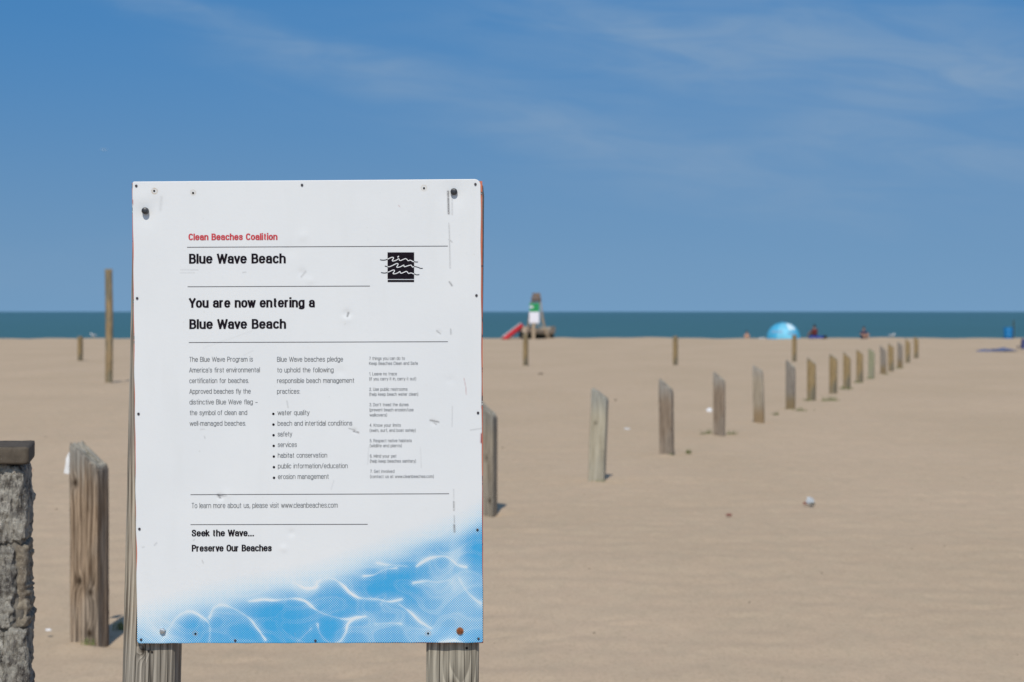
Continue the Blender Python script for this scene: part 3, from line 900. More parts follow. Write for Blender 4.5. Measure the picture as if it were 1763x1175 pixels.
def lettering(name, lines, mt, wv, wh, gap, off=0.0005):
    V = []; Fc = []; nb_ = 0; cnt = 0
    for txt, x0, x1, base_, cap in lines:
        sk = skeleton(txt, gap)
        allx = [a for q_ in sk for a, _ in q_]; mn_, mx_ = min(allx), max(allx)
        kx = (x1 - x0 - wv) / (mx_ - mn_)
        parts_ = []
        for q_ in sk:
            cur = [q_[0]]
            for i in range(1, len(q_)):
                cur.append(q_[i])
                if i < len(q_) - 1:
                    a1 = math.atan2(q_[i][1] - q_[i-1][1], q_[i][0] - q_[i-1][0]); a2 = math.atan2(q_[i+1][1] - q_[i][1], q_[i+1][0] - q_[i][0])
                    da = abs((a2 - a1 + math.pi) % (2 * math.pi) - math.pi)
                    if da > 1.15 and math.hypot(q_[i][0] - q_[i-1][0], q_[i][1] - q_[i-1][1]) > .09: parts_.append(cur); cur = [q_[i]]
            parts_.append(cur)
        for q_ in parts_:
            dens = []
            for a, b in q_:
                X_ = x0 + wv / 2 + (a - mn_) * kx
                dens.append((X_, base_ - wh / 2 - b * (cap - wh) - (X_ - x0) * 0.0035))
            # verticals end flush with the pen height
            v, f_ = pen(dens, wv, wh)
            # extend stroke ends by half the horizontal pen on vertical ends
            k = len(v) // 2
            for e_, o_ in ((0, 1), (k - 1, k - 2)):
                d_ = (v[e_] + v[k + e_]) / 2 - (v[o_] + v[k + o_]) / 2; d_ = d_ / (np.linalg.norm(d_) + 1e-9)
                v[e_] += d_ * abs(d_[1]) * wh / 2; v[k + e_] += d_ * abs(d_[1]) * wh / 2
            cnt += 1
            V.append(sign_pt(v[:, 0], v[:, 1], off + (cnt % 7) * 0.00003) - np.array(SO)); Fc += [tuple(i + nb_ for i in g) for g in f_]; nb_ += len(v)
    return mesh_obj(name, np.concatenate(V), Fc, mt, panel)
lettering("heading", [("Clean Beaches Coalition", 324.5, 477.7, 414, 11.4)], INKR, 2.5, 1.95, .245)
lettering("title", [("Blue Wave Beach", 325.5, 492, 454.3, 17)], INK, 3.7, 2.8, .245)
lettering("subtitle", [("You are now entering a", 325, 542, 530.2, 16.6), ("Blue Wave Beach", 326, 492.5, 566.8, 16.8)], INK, 3.7, 2.8, .245)
lettering("slogan", [("Seek the Wave…", 330, 437.2, 924, 11.6), ("Preserve Our Beaches", 330.2, 467.8, 950, 11.6)], INK, 2.55, 1.95, .245)
c1 = ["The Blue Wave Program is", "America’s first environmental", "certification for beaches.", "Approved beaches fly the", "distinctive Blue Wave flag –", "the symbol of clean and", "well-managed beaches."]
xr = [435.4, 447.4, 428.4, 431.7, 443.8, 425.5, 423.5]
lettering("program_text", [(t, 325.6 + i * .15, xr[i], 623.2 + i * 18.37, 8.4) for i, t in enumerate(c1)], INKG, 0.85, 0.72, .16)
c2 = [("Blue Wave beaches pledge", 590.7, 0), ("to uphold the following", 574.3, 1), ("responsible beach management", 610.1, 2), ("practices:", 516.4, 3)]
lettering("pledge_text", [(t, 477, r_, 623.1 + i * 18.37, 8.4) for t, r_, i in c2], INKG, 0.85, 0.72, .16)
c3 = [("water quality", 532.8), ("beach and intertidal conditions", 606.4), ("safety", 503), ("services", 511), ("habitat conservation", 563.2), ("public information/education", 598.6), ("erosion management", 566.3)]
lettering("practice_list", [(t, 477.8 + i * .12, r_, 715 + i * 18.34, 8.4) for i, (t, r_) in enumerate(c3)], INKG, 0.85, 0.72, .16)
V = []; Fc = []
for i in range(7):
    a = np.linspace(0, 2 * math.pi, 13)[:-1]
    px = 470.6 + i * .2 + 2.15 * np.cos(a); py = 713 + i * 18.34 + 2.15 * np.sin(a)
    b = 12 * i; V.append(sign_pt(px, py, 0.0005) - np.array(SO)); Fc.append(tuple(range(b, b + 12)))
mesh_obj("bullet_dots", np.concatenate(V), Fc, INK, panel)
c4 = [("7 things you can do to", 136, 710), ("Keep Beaches Clean and Safe", 175, 811), ("1. Leave no trace", 256, 648), ("(if you carry it in, carry it out)", 295, 797), ("2. Use public restrooms", 376, 730),
      ("(help keep beach water clean)", 415, 813), ("3. Don’t tread the dunes", 496, 738), ("(prevent beach erosion/use", 536, 777), ("walkovers)", 576, 571), ("4. Know your limits", 656, 678),
      ("(swim, surf, and boat safely)", 696, 794), ("5. Respect native habitats", 776, 763), ("(wildlife and plants)", 815, 686), ("6. Mind your pet", 896, 645), ("(help keep beaches sanitary)", 935, 796),
      ("7. Get involved", 1015, 628), ("(contact us at www.cleanbeaches.com)", 1055, 935)]
lettering("advice_text", [(t, 635.4 + (yb - 136) * .0018, 540 + xr_ * .2213, 590 + yb * .2213, 5.5) for t, yb, xr_ in c4], INKF, 0.62, 0.55, .17)
lettering("website_text", [("To learn more about us, please visit www.cleanbeaches.com", 329.6, 581.5, 875.2, 9.0)], INKG, 0.85, 0.72, .16)
def stroke(pts, wd_):
    """ribbon in sheet pixels"""
    L = []; Rr = []
    P = [np.array(q, float) for q in pts]
    for i in range(len(P)):
        d = P[min(i + 1, len(P) - 1)] - P[max(i - 1, 0)]; d /= (np.linalg.norm(d) + 1e-9)
        nrm = np.array([-d[1], d[0]]) * wd_ / 2
        L.append(P[i] + nrm); Rr.append(P[i] - nrm)
    v = np.array(L + Rr); k = len(P)
    return v, [(i, i + 1, k + i + 1, k + i) for i in range(k - 1)]
def ribbons(name, list_, mt, off, parent):
    V = []; Fc = []; b = 0
    for pts, wd_ in list_:
        v, f_ = stroke(pts, wd_)
        V.append(sign_pt(v[:, 0], v[:, 1], off) - np.array(SO)); Fc += [tuple(i + b for i in g) for g in f_]; b += len(v)
    return mesh_obj(name, np.concatenate(V), Fc, mt, parent)
for (x0, y0, x1, y1) in [(322, 426, 771, 424), (323, 494, 637, 492.8), (325, 590, 771, 588.6), (328, 852, 773, 850.4), (328, 903.6, 633, 903)]:
    ribbons("printed_rule", [([(x0 + (x1 - x0) * t / 30, y0 + (y1 - y0) * t / 30) for t in range(31)], 0.95)], INKRULE, 0.0005, panel)
# the emblem: a square crossed by three wave lines, a bar beneath
def E(pts): return [(640 + a / 14.69, 420 + b / 14.69) for a, b in pts]
def grid_rect(x0, y0, x1, y1):
    return [([(x0, y) for y in (y0, y1)], 0)]
V = np.array([E([(400, 218)])[0], E([(1072, 218)])[0], E([(1072, 890)])[0], E([(400, 890)])[0], E([(404, 914)])[0], E([(1072, 914)])[0], E([(1072, 968)])[0], E([(404, 968)])[0]])
emb = mesh_obj("emblem", sign_pt(V[:, 0], V[:, 1], 0.0006) - np.array(SO), [(0, 1, 2, 3), (4, 5, 6, 7)], INK, panel)
wl = [
    ([(210, 403), (260, 413), (330, 412), (400, 392)], [(400, 392), (460, 362), (515, 343), (550, 352), (545, 380), (520, 415), (525, 435), (570, 434), (630, 412), (682, 378), (700, 415), (730, 425), (790, 400), (850, 378), (885, 392), (920, 430), (970, 415), (1010, 430), (1040, 450), (1072, 455)], [(1072, 446), (1110, 460), (1170, 461)]),
    ([(330, 562), (365, 572), (400, 578)], [(400, 578), (450, 580), (520, 552), (600, 512), (645, 500), (668, 515), (655, 545), (632, 590), (665, 597), (730, 580), (810, 538), (815, 570), (840, 582), (900, 562), (985, 540), (1010, 560), (1035, 590), (1072, 578)], [(1072, 570), (1130, 585), (1190, 602), (1230, 622), (1290, 620)]),
    ([(235, 725), (290, 738), (350, 738), (400, 722)], [(400, 722), (460, 700), (530, 668), (570, 668), (575, 695), (545, 735), (545, 760), (600, 758), (660, 735), (715, 700), (720, 735), (760, 745), (820, 720), (880, 700), (915, 735), (940, 752), (990, 738), (1030, 750), (1072, 768)], [(1072, 755), (1120, 782), (1160, 785), (1205, 780)]),
]
WHITE_INK = simple("white_ink", (0.74, 0.76, 0.78), 0.5, var=0.03)
for a_, b_, c_ in wl:
    ribbons("wave_line_end", [(smooth_poly(E(a_), 4), 1.3)], INK, 0.0006, panel)
    ribbons("wave_line_end", [(smooth_poly(E(c_), 4), 1.2)], INK, 0.0006, panel)
    ribbons("wave_line", [(smooth_poly(E(b_), 4), 1.35)], WHITE_INK, 0.0008, panel)
ribbons("wave_drop", [(E([(655, 345), (685, 312)]), 1.8)], WHITE_INK, 0.0008, panel)

# fixings
M_DARKMETAL = simple("dark_bolt_steel", (0.06, 0.062, 0.068), 0.45, 0.5, 0.6, 0.3, 200)
M_GALV = simple("galvanised_steel", (0.50, 0.52, 0.54), 0.4, 0.5, 0.8, 0.2, 200)
M_RUST = simple("rusty_steel", (0.22, 0.075, 0.030), 0.85, 0.2, 0.1, 0.35, 300)
M_SCREW = simple("dull_screw", (0.05, 0.045, 0.055), 0.6, 0.4, 0.3, 0.3, 300)
M_HOLE = simple("dark_hole", (0.02, 0.016, 0.014), 0.9)
MMP = SIGN_Y / F
def fixing(name, px, py, r_px, proud, mt, label=None, hexn=16, dome=0.3, washer=None):
    c = on_plane(px, py, SIGN_Y) - SO
    c.y += float(dent(np.array([float(px)]), np.array([float(py)]))[0])
    r = r_px * MMP
    mb = MB()
    rings = [(r, 0.0006), (r, -proud * 0.75), (r * 0.86, -proud * 0.94), (r * 0.45, -proud * (1 + dome * .1)), (0.0001, -proud * (1 + dome * .12))]
    vs = []; k = hexn
    for rr, yy in rings:
        for i in range(k):
            t = 2 * math.pi * (i + .3) / k
            vs.append((rr * math.cos(t), yy, rr * math.sin(t)))
    fs = [(j * k + i, j * k + (i + 1) % k, (j + 1) * k + (i + 1) % k, (j + 1) * k + i) for j in range(len(rings) - 1) for i in range(k)]
    ob = mesh_obj(name, vs, fs, mt, sign, loc=c)
    if label: ob['label'] = label
    if washer:
        w_r, w_m = washer
        vs = []; k = 20
        for rr, yy in ((w_r * MMP, 0.0006), (w_r * MMP, -0.0011), (r * .9, -0.0012)):
            for i in range(k):
                t = 2 * math.pi * i / k; vs.append((rr * math.cos(t), yy, rr * math.sin(t)))
        fs = [(j * k + i, j * k + (i + 1) % k, (j + 1) * k + (i + 1) % k, (j + 1) * k + i) for j in range(2) for i in range(k)]
        mesh_obj("washer", vs, fs, w_m, ob)
    return ob
fixing("bolt", 250.5, 363.5, 6.0, 0.011, M_DARKMETAL, "dark bolt head on the upper left of the board", 12)
fixing("bolt", 781.5, 330.5, 6.0, 0.008, M_DARKMETAL, "dark bolt head on the upper right of the board", 12)
fixing("bolt", 280, 1086.5, 5.4, 0.006, M_GALV, "shiny bolt head on the lower left of the board", 6)
fixing("bolt", 792, 1086.5, 5.6, 0.005, M_RUST, "rust-red bolt head on the lower right of the board", 14, washer=(7.0, M_GALV))
for a, b in [(234.7, 320.2), (520, 318.8), (818.5, 317.5), (236.2, 513.8), (820.3, 508.8), (238.5, 712.8), (823, 711), (240, 911), (822, 912.3), (823.8, 1099.8), (405, 1103), (543, 1103.3), (243, 1101.5)]:
    fixing("screw", a, b, 2.2, 0.0022, M_SCREW, None, 8)
for a, b in [(265.5, 329), (332.5, 332.5), (730, 324.3), (336.5, 1091.5), (737, 1090.8)]:
    fixing("screw_hole", a, b, 1.9, 0.0012, M_HOLE, None, 8)

# the two posts
W_SIGN_L = wood("sign_post_wood_left", (0.50, 0.45, 0.365), (0.11, 0.088, 0.066), 0.0062, knots=[(-0.010, 1.014, 0.006)], grey=(0.44, 0.40, 0.34), crack=0.85, bumpd=0.0025, warp=0.35, streaky=0.35, punch=0.12)
W_SIGN_R = wood("sign_post_wood_right", (0.52, 0.47, 0.375), (0.085, 0.064, 0.046), 0.0105, knots=[(0.004, 0.93, 0.018)], grey=(0.48, 0.44, 0.36), crack=0.85, bumpd=0.0025, contrast=1.25, fiber=0.8, warp=0.55, streaky=0.25, punch=0.14)
def sign_post(pxl_top, pxl_bot, top_py, wmat, seed, wpx=89):
    yf = SIGN_Y + 0.0135
    k = yf / SIGN_Y
    a = on_plane(pxl_top + wpx / 2, 300, yf); b = on_plane(pxl_bot + wpx / 2, 1175, yf)
    slope = (a.x - b.x) / (a.z - b.z)
    ztop = on_plane(0, top_py, yf).z
    me_ = post_mesh("post", 0.0895, 0.089, ztop, ztop - 0.004, [wmat, END], 20, 160, seed, 0.0010, bury=0.5)
    ob = bpy.data.objects.new("post", me_)
    x0 = b.x - slope * b.z
    ob.location = Vector((x0, yf + 0.0445, 0)) - SO
    ob.rotation_euler = (0, math.atan(slope), 0)
    link(ob, sign)
    return ob
pl = sign_post(230.5, 210.3, 335, W_SIGN_L, 3.0); pl['label'] = "left weathered timber post with a reddish rust streak"
pr = sign_post(743.6, 733.8, 313, W_SIGN_R, 9.0); pr['label'] = "right weathered timber post with bold dark grain"
# nails in the posts
for (a, b, r_) in [(803.5, 1116.5, 2.2), (255.5, 1121.5, 1.8), (261.5, 1123, 2.0)]:
    c = on_plane(a, b, SIGN_Y + 0.0125) - SO
    MB().tube(c, c + Vector((0, 0.004, 0)), r_ * MMP, r_ * MMP, 8).build("nail_hole", M_HOLE, sign)

# ------------------------------------------------------------------ stone pillar
m, n = mat("rough_grey_stone")
o = n.obj(); x, y, z = n.sep(o)
rnd = n.node('ShaderNodeObjectInfo').outputs['Random']
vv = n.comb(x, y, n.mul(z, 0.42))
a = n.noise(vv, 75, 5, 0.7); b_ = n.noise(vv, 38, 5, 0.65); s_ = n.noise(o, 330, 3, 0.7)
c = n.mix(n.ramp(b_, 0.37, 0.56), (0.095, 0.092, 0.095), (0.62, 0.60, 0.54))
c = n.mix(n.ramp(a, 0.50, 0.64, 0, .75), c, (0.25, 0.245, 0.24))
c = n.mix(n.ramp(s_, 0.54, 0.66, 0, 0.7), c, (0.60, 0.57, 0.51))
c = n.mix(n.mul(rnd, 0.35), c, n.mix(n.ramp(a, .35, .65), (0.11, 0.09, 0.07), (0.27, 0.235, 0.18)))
n.out(c, 0.9, n.bump(n.add(n.mul(a, 1.3), n.mul(s_, 0.3)), 1.0, 0.016), 0.2)
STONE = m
m, n = mat("brown_grey_stone")
o = n.obj(); a = n.noise(o, 60, 5, 0.65); s_ = n.noise(o, 260, 3, 0.7)
c = n.mix(n.ramp(a, 0.3, 0.7), (0.13, 0.108, 0.085), (0.30, 0.265, 0.21))
c = n.mix(n.ramp(s_, 0.55, 0.7, 0, 0.5), c, (0.42, 0.40, 0.36))
n.out(c, 0.9, n.bump(n.add(a, n.mul(s_, 0.4)), 0.8, 0.004), 0.2)
STONE2 = m
m, n = mat("mortar")
o = n.obj(); a = n.noise(o, 50, 4, 0.6)
n.out(n.mix(n.ramp(a, 0.3, 0.7), (0.13, 0.12, 0.105), (0.22, 0.20, 0.17)), 0.95, n.bump(a, 0.6, 0.004), 0.1)
MORTAR = m
m, n = mat("cast_capstone")
o = n.obj(); a = n.noise(o, 40, 4, 0.6); s_ = n.noise(o, 190, 3, 0.7)
c = n.mix(n.ramp(a, 0.3, 0.7), (0.075, 0.062, 0.049), (0.110, 0.092, 0.072))
c = n.mix(n.ramp(s_, 0.64, 0.74, 0, 0.5), c, (0.35, 0.33, 0.29))
c = n.mix(n.ramp(s_, 0.36, 0.28, 0, 0.5), c, (0.04, 0.035, 0.03))
n.out(c, 0.85, n.bump(n.add(a, s_), 0.5, 0.0015), 0.2)
CAPM = m

PZ = 4.9
pr_corner = on_plane(46, 800, PZ)       # right front corner of the stonework
pillar = empty("stone_pillar", (pr_corner.x, PZ, 0), R(9))
tag(pillar, "rough grey stone pillar with a smooth brown-grey capstone at the left edge", "pillar")
cap_top = on_plane(46, 769, PZ).z; cap_bot = on_plane(46, 799, PZ).z
PWD, PDP = 0.52, 0.22    # width to the left, depth
def rough_block(name, x0, x1, y0, y1, z0, z1, material, seed, amp, rnd_=0.012, res=0.006, streak_=1.0):
    """closed box with subdivided, displaced faces and softened edges"""
    import itertools
    vmap = {}; vs = []; fs = []
    nx = max(2, int((x1 - x0) / res)); ny = max(2, int((y1 - y0) / res / 1.5)); nz = max(2, int((z1 - z0) / res))
    nx, ny, nz = min(nx, 60), min(ny, 30), min(nz, 60)
    cx, cy, cz = (x0 + x1) / 2, (y0 + y1) / 2, (z0 + z1) / 2
    hx, hy, hz = (x1 - x0) / 2, (y1 - y0) / 2, (z1 - z0) / 2
    def vert(i, j, k):
        if (i, j, k) in vmap: return vmap[(i, j, k)]
        p = Vector((x0 + (x1 - x0) * i / nx - cx, y0 + (y1 - y0) * j / ny - cy, z0 + (z1 - z0) * k / nz - cz))
        rr = rnd_ * (1 + .6 * mn.noise(Vector((i * .3, k * .3, seed))))
        qq = Vector((max(-hx + rr, min(hx - rr, p.x)), max(-hy + rr, min(hy - rr, p.y)), max(-hz + rr, min(hz - rr, p.z))))
        d = p - qq
        dn = d.normalized() if d.length > 1e-7 else Vector((0, 0, 0))
        s0 = qq + dn * rr if d.length > 1e-7 else p
        w_ = Vector((s0.x * 26 + seed * 5, s0.y * 26, s0.z * 12 + seed))
        w4 = Vector((s0.x * 150 + seed, s0.y * 150, s0.z * 45))
        ns = mn.noise(w_) * 0.5 + mn.noise(w_ * 2.3) * 0.35 + abs(mn.noise(w_ * 4.7)) * 0.30 + (mn.noise(w4) * 0.42 + abs(mn.noise(w4 * 1.9)) * .35 if amp > 0.006 else 0)
        vmap[(i, j, k)] = len(vs)
        vs.append(s0 + dn * (ns * amp) + Vector((cx, cy, cz)))
        return vmap[(i, j, k)]
    for i in range(nx):
        for k in range(nz):
            fs.append((vert(i, 0, k), vert(i + 1, 0, k), vert(i + 1, 0, k + 1), vert(i, 0, k + 1)))
            fs.append((vert(i + 1, ny, k), vert(i, ny, k), vert(i, ny, k + 1), vert(i + 1, ny, k + 1)))
    for j in range(ny):
        for k in range(nz):
            fs.append((vert(0, j + 1, k), vert(0, j, k), vert(0, j, k + 1), vert(0, j + 1, k + 1)))
            fs.append((vert(nx, j, k), vert(nx, j + 1, k), vert(nx, j + 1, k + 1), vert(nx, j, k + 1)))
    for i in range(nx):
        for j in range(ny):
            fs.append((vert(i, j + 1, 0), vert(i + 1, j + 1, 0), vert(i + 1, j, 0), vert(i, j, 0)))
            fs.append((vert(i, j, nz), vert(i + 1, j, nz), vert(i + 1, j + 1, nz), vert(i, j + 1, nz)))
    return mesh_obj(name, vs, fs, material, pillar, smooth=True)
rough_block("capstone", -PWD - 0.02, 0.006, -0.022, PDP + 0.02, cap_bot, cap_top, CAPM, 1, 0.0016, 0.0035, 0.006)
rough_block("mortar_core", -PWD + 0.012, -0.010, 0.014, PDP - 0.02, -0.2, cap_bot, MORTAR, 2, 0.012, 0.010, 0.012)
def zpx(py): return on_plane(30, py, PZ).z
def xpx(px): return (px - 49.5) * PZ / F
ROWS = [
    (801, 936, [(-420, -230), (-225, -95), (-90, 46.5)]),
    (939, 1082, [(-420, -280), (-275, -120), (-115, 26), (30, 47.5)]),
    (1085, 1205, [(-420, -200), (-195, 8), (-6 + 18, 48.5)]),
    (1209, 1330, [(-420, -250), (-245, -60), (-55, 47)]),
    (1334, 1470, [(-420, -160), (-155, -20), (-15, 47)]),
    (1474, 1590, [(-420, -230), (-225, -90), (-85, 48)]),
    (1594, 1740, [(-420, -190), (-185, -40), (-35, 47)]),
    (1744, 1880, [(-420, -220), (-215, -80), (-75, 47)]),
]
sd_ = 3
for y0_, y1_, cells in ROWS:
    for a, b in cells:
        sd_ += 1.7
        brown = (a == 30)
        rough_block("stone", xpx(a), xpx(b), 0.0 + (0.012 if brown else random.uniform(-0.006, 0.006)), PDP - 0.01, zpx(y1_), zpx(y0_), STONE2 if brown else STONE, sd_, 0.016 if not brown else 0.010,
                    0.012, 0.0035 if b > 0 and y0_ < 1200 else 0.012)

# ------------------------------------------------------------------ tufts, litter, pebbles
m, n = mat("beach_grass")
o = n.obj(); a = n.noise(o, 20, 2)
n.out(n.mix(n.ramp(a, 0.3, 0.7), (0.11, 0.15, 0.05), (0.22, 0.23, 0.10)), 0.7, None, 0.2)
GRASS = m
def tuft(px, py, size, nbl, label, spread=1.0, seed=0):
    r = random.Random(seed * 13 + 5)
    p = ground(px, py)
    vs = []; fs = []
    for _ in range(nbl):
        bx = r.gauss(0, size * 0.55 * spread); by = r.gauss(0, size * 0.3)
        a = r.uniform(0, 6.28); h_ = size * r.uniform(0.35, 1.0); bend = size * r.uniform(.1, .7); wd = size * 0.045 + 0.0015
        dx, dy = math.cos(a), math.sin(a); sxv, syv = -dy * wd, dx * wd
        b = len(vs)
        for t in (0, .5, 1):
            ww = (1 - t) * 1.0 + 0.05
            cx, cy, cz = bx + dx * bend * t * t, by + dy * bend * t * t, -0.02 + (h_ + .02) * t
            vs += [(cx - sxv * ww, cy - syv * ww, cz), (cx + sxv * ww, cy + syv * ww, cz)]
        fs += [(b, b + 1, b + 3, b + 2), (b + 2, b + 3, b + 5, b + 4)]
        # small leaf clump at the base
        for _k in range(2):
            b = len(vs); c_ = Vector((bx + r.gauss(0, size * .2), by + r.gauss(0, size * .15), r.uniform(0, h_ * .4)))
            u_ = Vector((r.uniform(-1, 1), r.uniform(-1, 1), r.uniform(-.3, .6))).normalized() * size * .16; v_ = Vector((r.uniform(-1, 1), r.uniform(-1, 1), r.uniform(-.6, .6))).normalized() * size * .07
            vs += [tuple(c_ - u_), tuple(c_ + v_), tuple(c_ + u_), tuple(c_ - v_)]; fs.append((b, b + 1, b + 2, b + 3))
    o = mesh_obj("grass_tuft", vs, fs, GRASS, loc=p)
    tag(o, label, "grass", "green tufts growing in the sand by the posts")
T = [(153, 1104, .022, 26, "short green tuft at the front foot of the nearest post", 1.3), (207, 1078, .045, 22, "green tuft beside the sign's left post, behind the nearest post", .8),
     (1030, 830, .035, 14, "sparse dry tuft at the foot of the pale silvery post", 2.0), (1185, 779, .05, 26, "small tuft standing alone right of the dark streaked post", .8), (1157, 784, .04, 14, "tiny tuft at the right foot of the dark streaked post", .8),
     (1219, 750, .10, 50, "tuft at the left foot of the reddish brown post", .8), (1258, 749, .08, 36, "tuft at the right foot of the reddish brown post", .9), (1336, 715, .08, 26, "lone tuft between the orange-footed post and the grey post", .6),
     (1377, 708, .08, 34, "tuft right of the dark grey post's foot", 1.2), (1358, 707, .06, 24, "tuft at the front foot of the dark grey post", 1.4), (1391, 691.5, .09, 32, "tuft at the left foot of the tan post with the pale side", .8), (1402, 690.5, .06, 20, "tuft at the right foot of the tan post with the pale side", .8),
     (1430, 692, .13, 50, "green tuft alone on the sand in front of the wide tan-brown post", .9), (1456, 669.5, .09, 30, "tuft at the foot of the brown post left of the paler ones", 1.6), (1477, 659.5, .08, 24, "tuft at the foot of the post left of the green-tinged one", 1.4),
     (1497, 652.5, .08, 26, "tuft at the left foot of the green-tinged post", 1.6), (1524, 645.5, .08, 22, "tuft at the foot of the narrow grey post", 1.5), (1548, 634, .08, 20, "tuft at the foot of the third post from the far end", 1.4)]
for i, (a, b, s_, k, lab, spd) in enumerate(T): tuft(a, b, s_, k, lab, spd, i)

def crumple(name, px, py, w_, h_, mt, label, cat, seed, group=None, flat=1.0, parent=None, loc=None):
    mb = MB(); mb.ball((0, 0, 0), (w_ / 2, w_ / 2 * .8, h_ / 2), 14, 9)
    vs = []
    for v in mb.v:
        v = Vector(v); k = 1 + 0.45 * mn.noise(v * (3.2 / w_) + Vector((seed, 0, 0))) + .2 * mn.noise(v * (8 / w_) + Vector((0, seed, 0)))
        vs.append(Vector((v.x * k, v.y * k, max(v.z * k, -h_ * .4) + h_ * .38)))
    o = mesh_obj(name, vs, mb.f, mt, parent, loc=loc if loc is not None else ground(px, py))
    if label: tag(o, label, cat, group)
    return o
M_PAPER = simple("white_paper", (0.62, 0.65, 0.68), 0.8, var=.15, scale=60)
M_REDDISH = simple("red_brown_scrap", (0.24, 0.11, 0.085), 0.8)
lit = empty("paper_litter", ground(1393, 869)); tag(lit, "small white crumpled wrapper with red-brown ends lying on open sand at right", "litter")
crumple("wrapper", 0, 0, .062, .070, simple("greyish_paper", (0.46, 0.50, 0.54), 0.8), None, None, 2, parent=lit, loc=(.008, 0, .0))
crumple("wrapper_end", 0, 0, .035, .026, M_REDDISH, None, None, 3, parent=lit, loc=(-.037, -.01, 0))
crumple("wrapper_end", 0, 0, .045, .024, simple("dark_scrap", (.13, .12, .10), .8), None, None, 4, parent=lit, loc=(.022, -.03, -.003))
crumple("paper_litter", 1221.5, 710, .085, .075, m_white, "round white litter ball left of the reddish brown post", "litter", 5)
crumple("paper_litter", 1080, 741, .10, .03, M_PAPER, "flat pale scrap lying between the two posts right of the sign", "litter", 6)
crumple("paper_litter", 83.5, 1086.5, .028, .014, m_white, "thin white scrap on the sand left of the nearest post's foot", "litter", 7)
crumple("paper_litter", 1312, 583.5, .35, .07, M_PAPER, "pale cloth lying on the crest just left of the blue tent", "litter", 8)
M_PEB = simple("pebble_brown", (0.13, 0.10, 0.075), .9)
M_PEBO = simple("pebble_orange", (0.42, 0.17, 0.09), .8)
for i, (a, b, s_, mt, lab) in enumerate([(97, 878, .02, M_PEB, "dark pebble left of the nearest post, halfway up it"), (84, 893, .016, M_PEBO, "tiny orange bit on the sand left of the nearest post"), (931, 646, .14, M_PEB, "dark clump on the sand just beyond the sign's right edge near the shore"),
                                  (865.5, 772, .03, M_PEB, "small dark pebble right of the half hidden post"), (1255, 889, .05, M_REDDISH, "brown twig-like bit on open sand left of the white wrapper"), (1512, 943, .022, M_PEB, "dark pebble on bare sand low at the right"),
                                  (79, 755, .04, M_PEB, "dark pebble beyond the top of the stone pillar"), (1317, 1162, .014, M_PEB, "dark pebble at the very bottom of the sand"), (56, 810, .02, M_PEBO, "pale orange shell bit beside the capstone"), (660 + 400, 690, .05, M_PEB, "dark bit of driftwood between the sign and the line of posts")]):
    crumple("pebble", a, b, s_, s_ * .45, mt, lab, "pebble", 20 + i, "pebbles and bits on the sand")

# ------------------------------------------------------------------ far objects along the crest
def far_x(px, Y): return (px - 881.5) / F * Y / cp * 1.0
M_PINE = simple("lifeguard_bare_wood", (0.36, 0.28, 0.20), .8)
M_BOX = simple("lifeguard_brown_wood", (0.17, 0.115, 0.075), .85, var=.25, scale=8)
M_BOXD = simple("dark_brown_wood", (0.085, 0.06, 0.04), .85)
M_GREENP = simple("green_sign_paint", (0.02, 0.27, 0.085), .5)
M_WHITEP = simple("white_sign_paint", (0.74, 0.73, 0.80), .5, var=.03)
def px2(px, py, Y, x0):   # local coords of a photo pixel on the vertical plane at Y
    q = on_plane(px, py, Y); return Vector((q.x - x0, 0, q.z))
Y0 = 134.0
cx0 = far_x(921, Y0)
ch = empty("lifeguard_chair", (cx0, Y0, 0)); tag(ch, "tall wooden lifeguard chair with green and white boards on its back, before the lake", "lifeguard chair")
L = lambda px, py: px2(px, py, Y0, cx0)
def slab(name, pxa, pya, pxb, pyb, yoff, th, mt, parent):
    a = L(pxa, pya); b = L(pxb, pyb)
    return MB().box(((a.x + b.x) / 2, yoff, (a.z + b.z) / 2), (abs(b.x - a.x), th, abs(b.z - a.z))).build(name, mt, parent)
zb = [L(921, y).z for y in (504.5, 510, 515, 521.5)]
box = MB()
a, b = L(916.3, 505), L(930.5, 521)
for (x0_, x1_, z0_, z1_) in [(916.6, 930.3, 505, 510.5), (915.8, 930.8, 511, 515.5), (915, 931.8, 516, 521)]:
    p0 = L(x0_, z1_); p1 = L(x1_, z0_)
    MB().box(((p0.x + p1.x) / 2, 0.1, (p0.z + p1.z) / 2), (p1.x - p0.x, .05, p1.z - p0.z)).build("back_board", M_BOX if z0_ < 516 else M_BOXD, ch)
MB().box(((L(923, 521).x), .33, L(923, 519).z), (.56, .5, .05)).build("seat", M_BOXD, ch)
for s_ in (915.6, 931):
    p0 = L(s_, 515); MB().box((p0.x, .33, p0.z), (.05, .5, .22)).build("armrest", M_BOX, ch)
gr = slab("green_board", 911.8, 522.3, 928.4, 537.0, -0.03, .03, M_GREENP, ch)
slab("white_board", 911.3, 537.4, 928.3, 556.8, -0.05, .03, M_WHITEP, ch)
q = L(915, 529); MB().ball((q.x, -0.05, q.z), (.11, .012, .07), 12, 6).build("white_mark", M_WHITEP, gr)
def leg(a, b, w_=.07, y0=0.02, y1=0.02, nm="leg"):
    p0 = L(*a); p1 = L(*b); p0.y = y0; p1.y = y1
    MB().bar(p0, p1, w_).build(nm, M_PINE, ch)
leg((930.5, 520), (934, 556), .06); leg((934, 556), (947, 583.5), .06, .02, .02)
leg((914, 520), (911.5, 556), .06, .2, .2); leg((911.5, 556), (903, 583.5), .06, .2, .1)
leg((930, 521), (942, 583.5), .06, .75, 1.2); leg((915, 521), (906, 583.5), .06, .75, 1.2)
leg((918.5, 556), (918.5, 584), .20, -.02, -.02, "ladder_board")
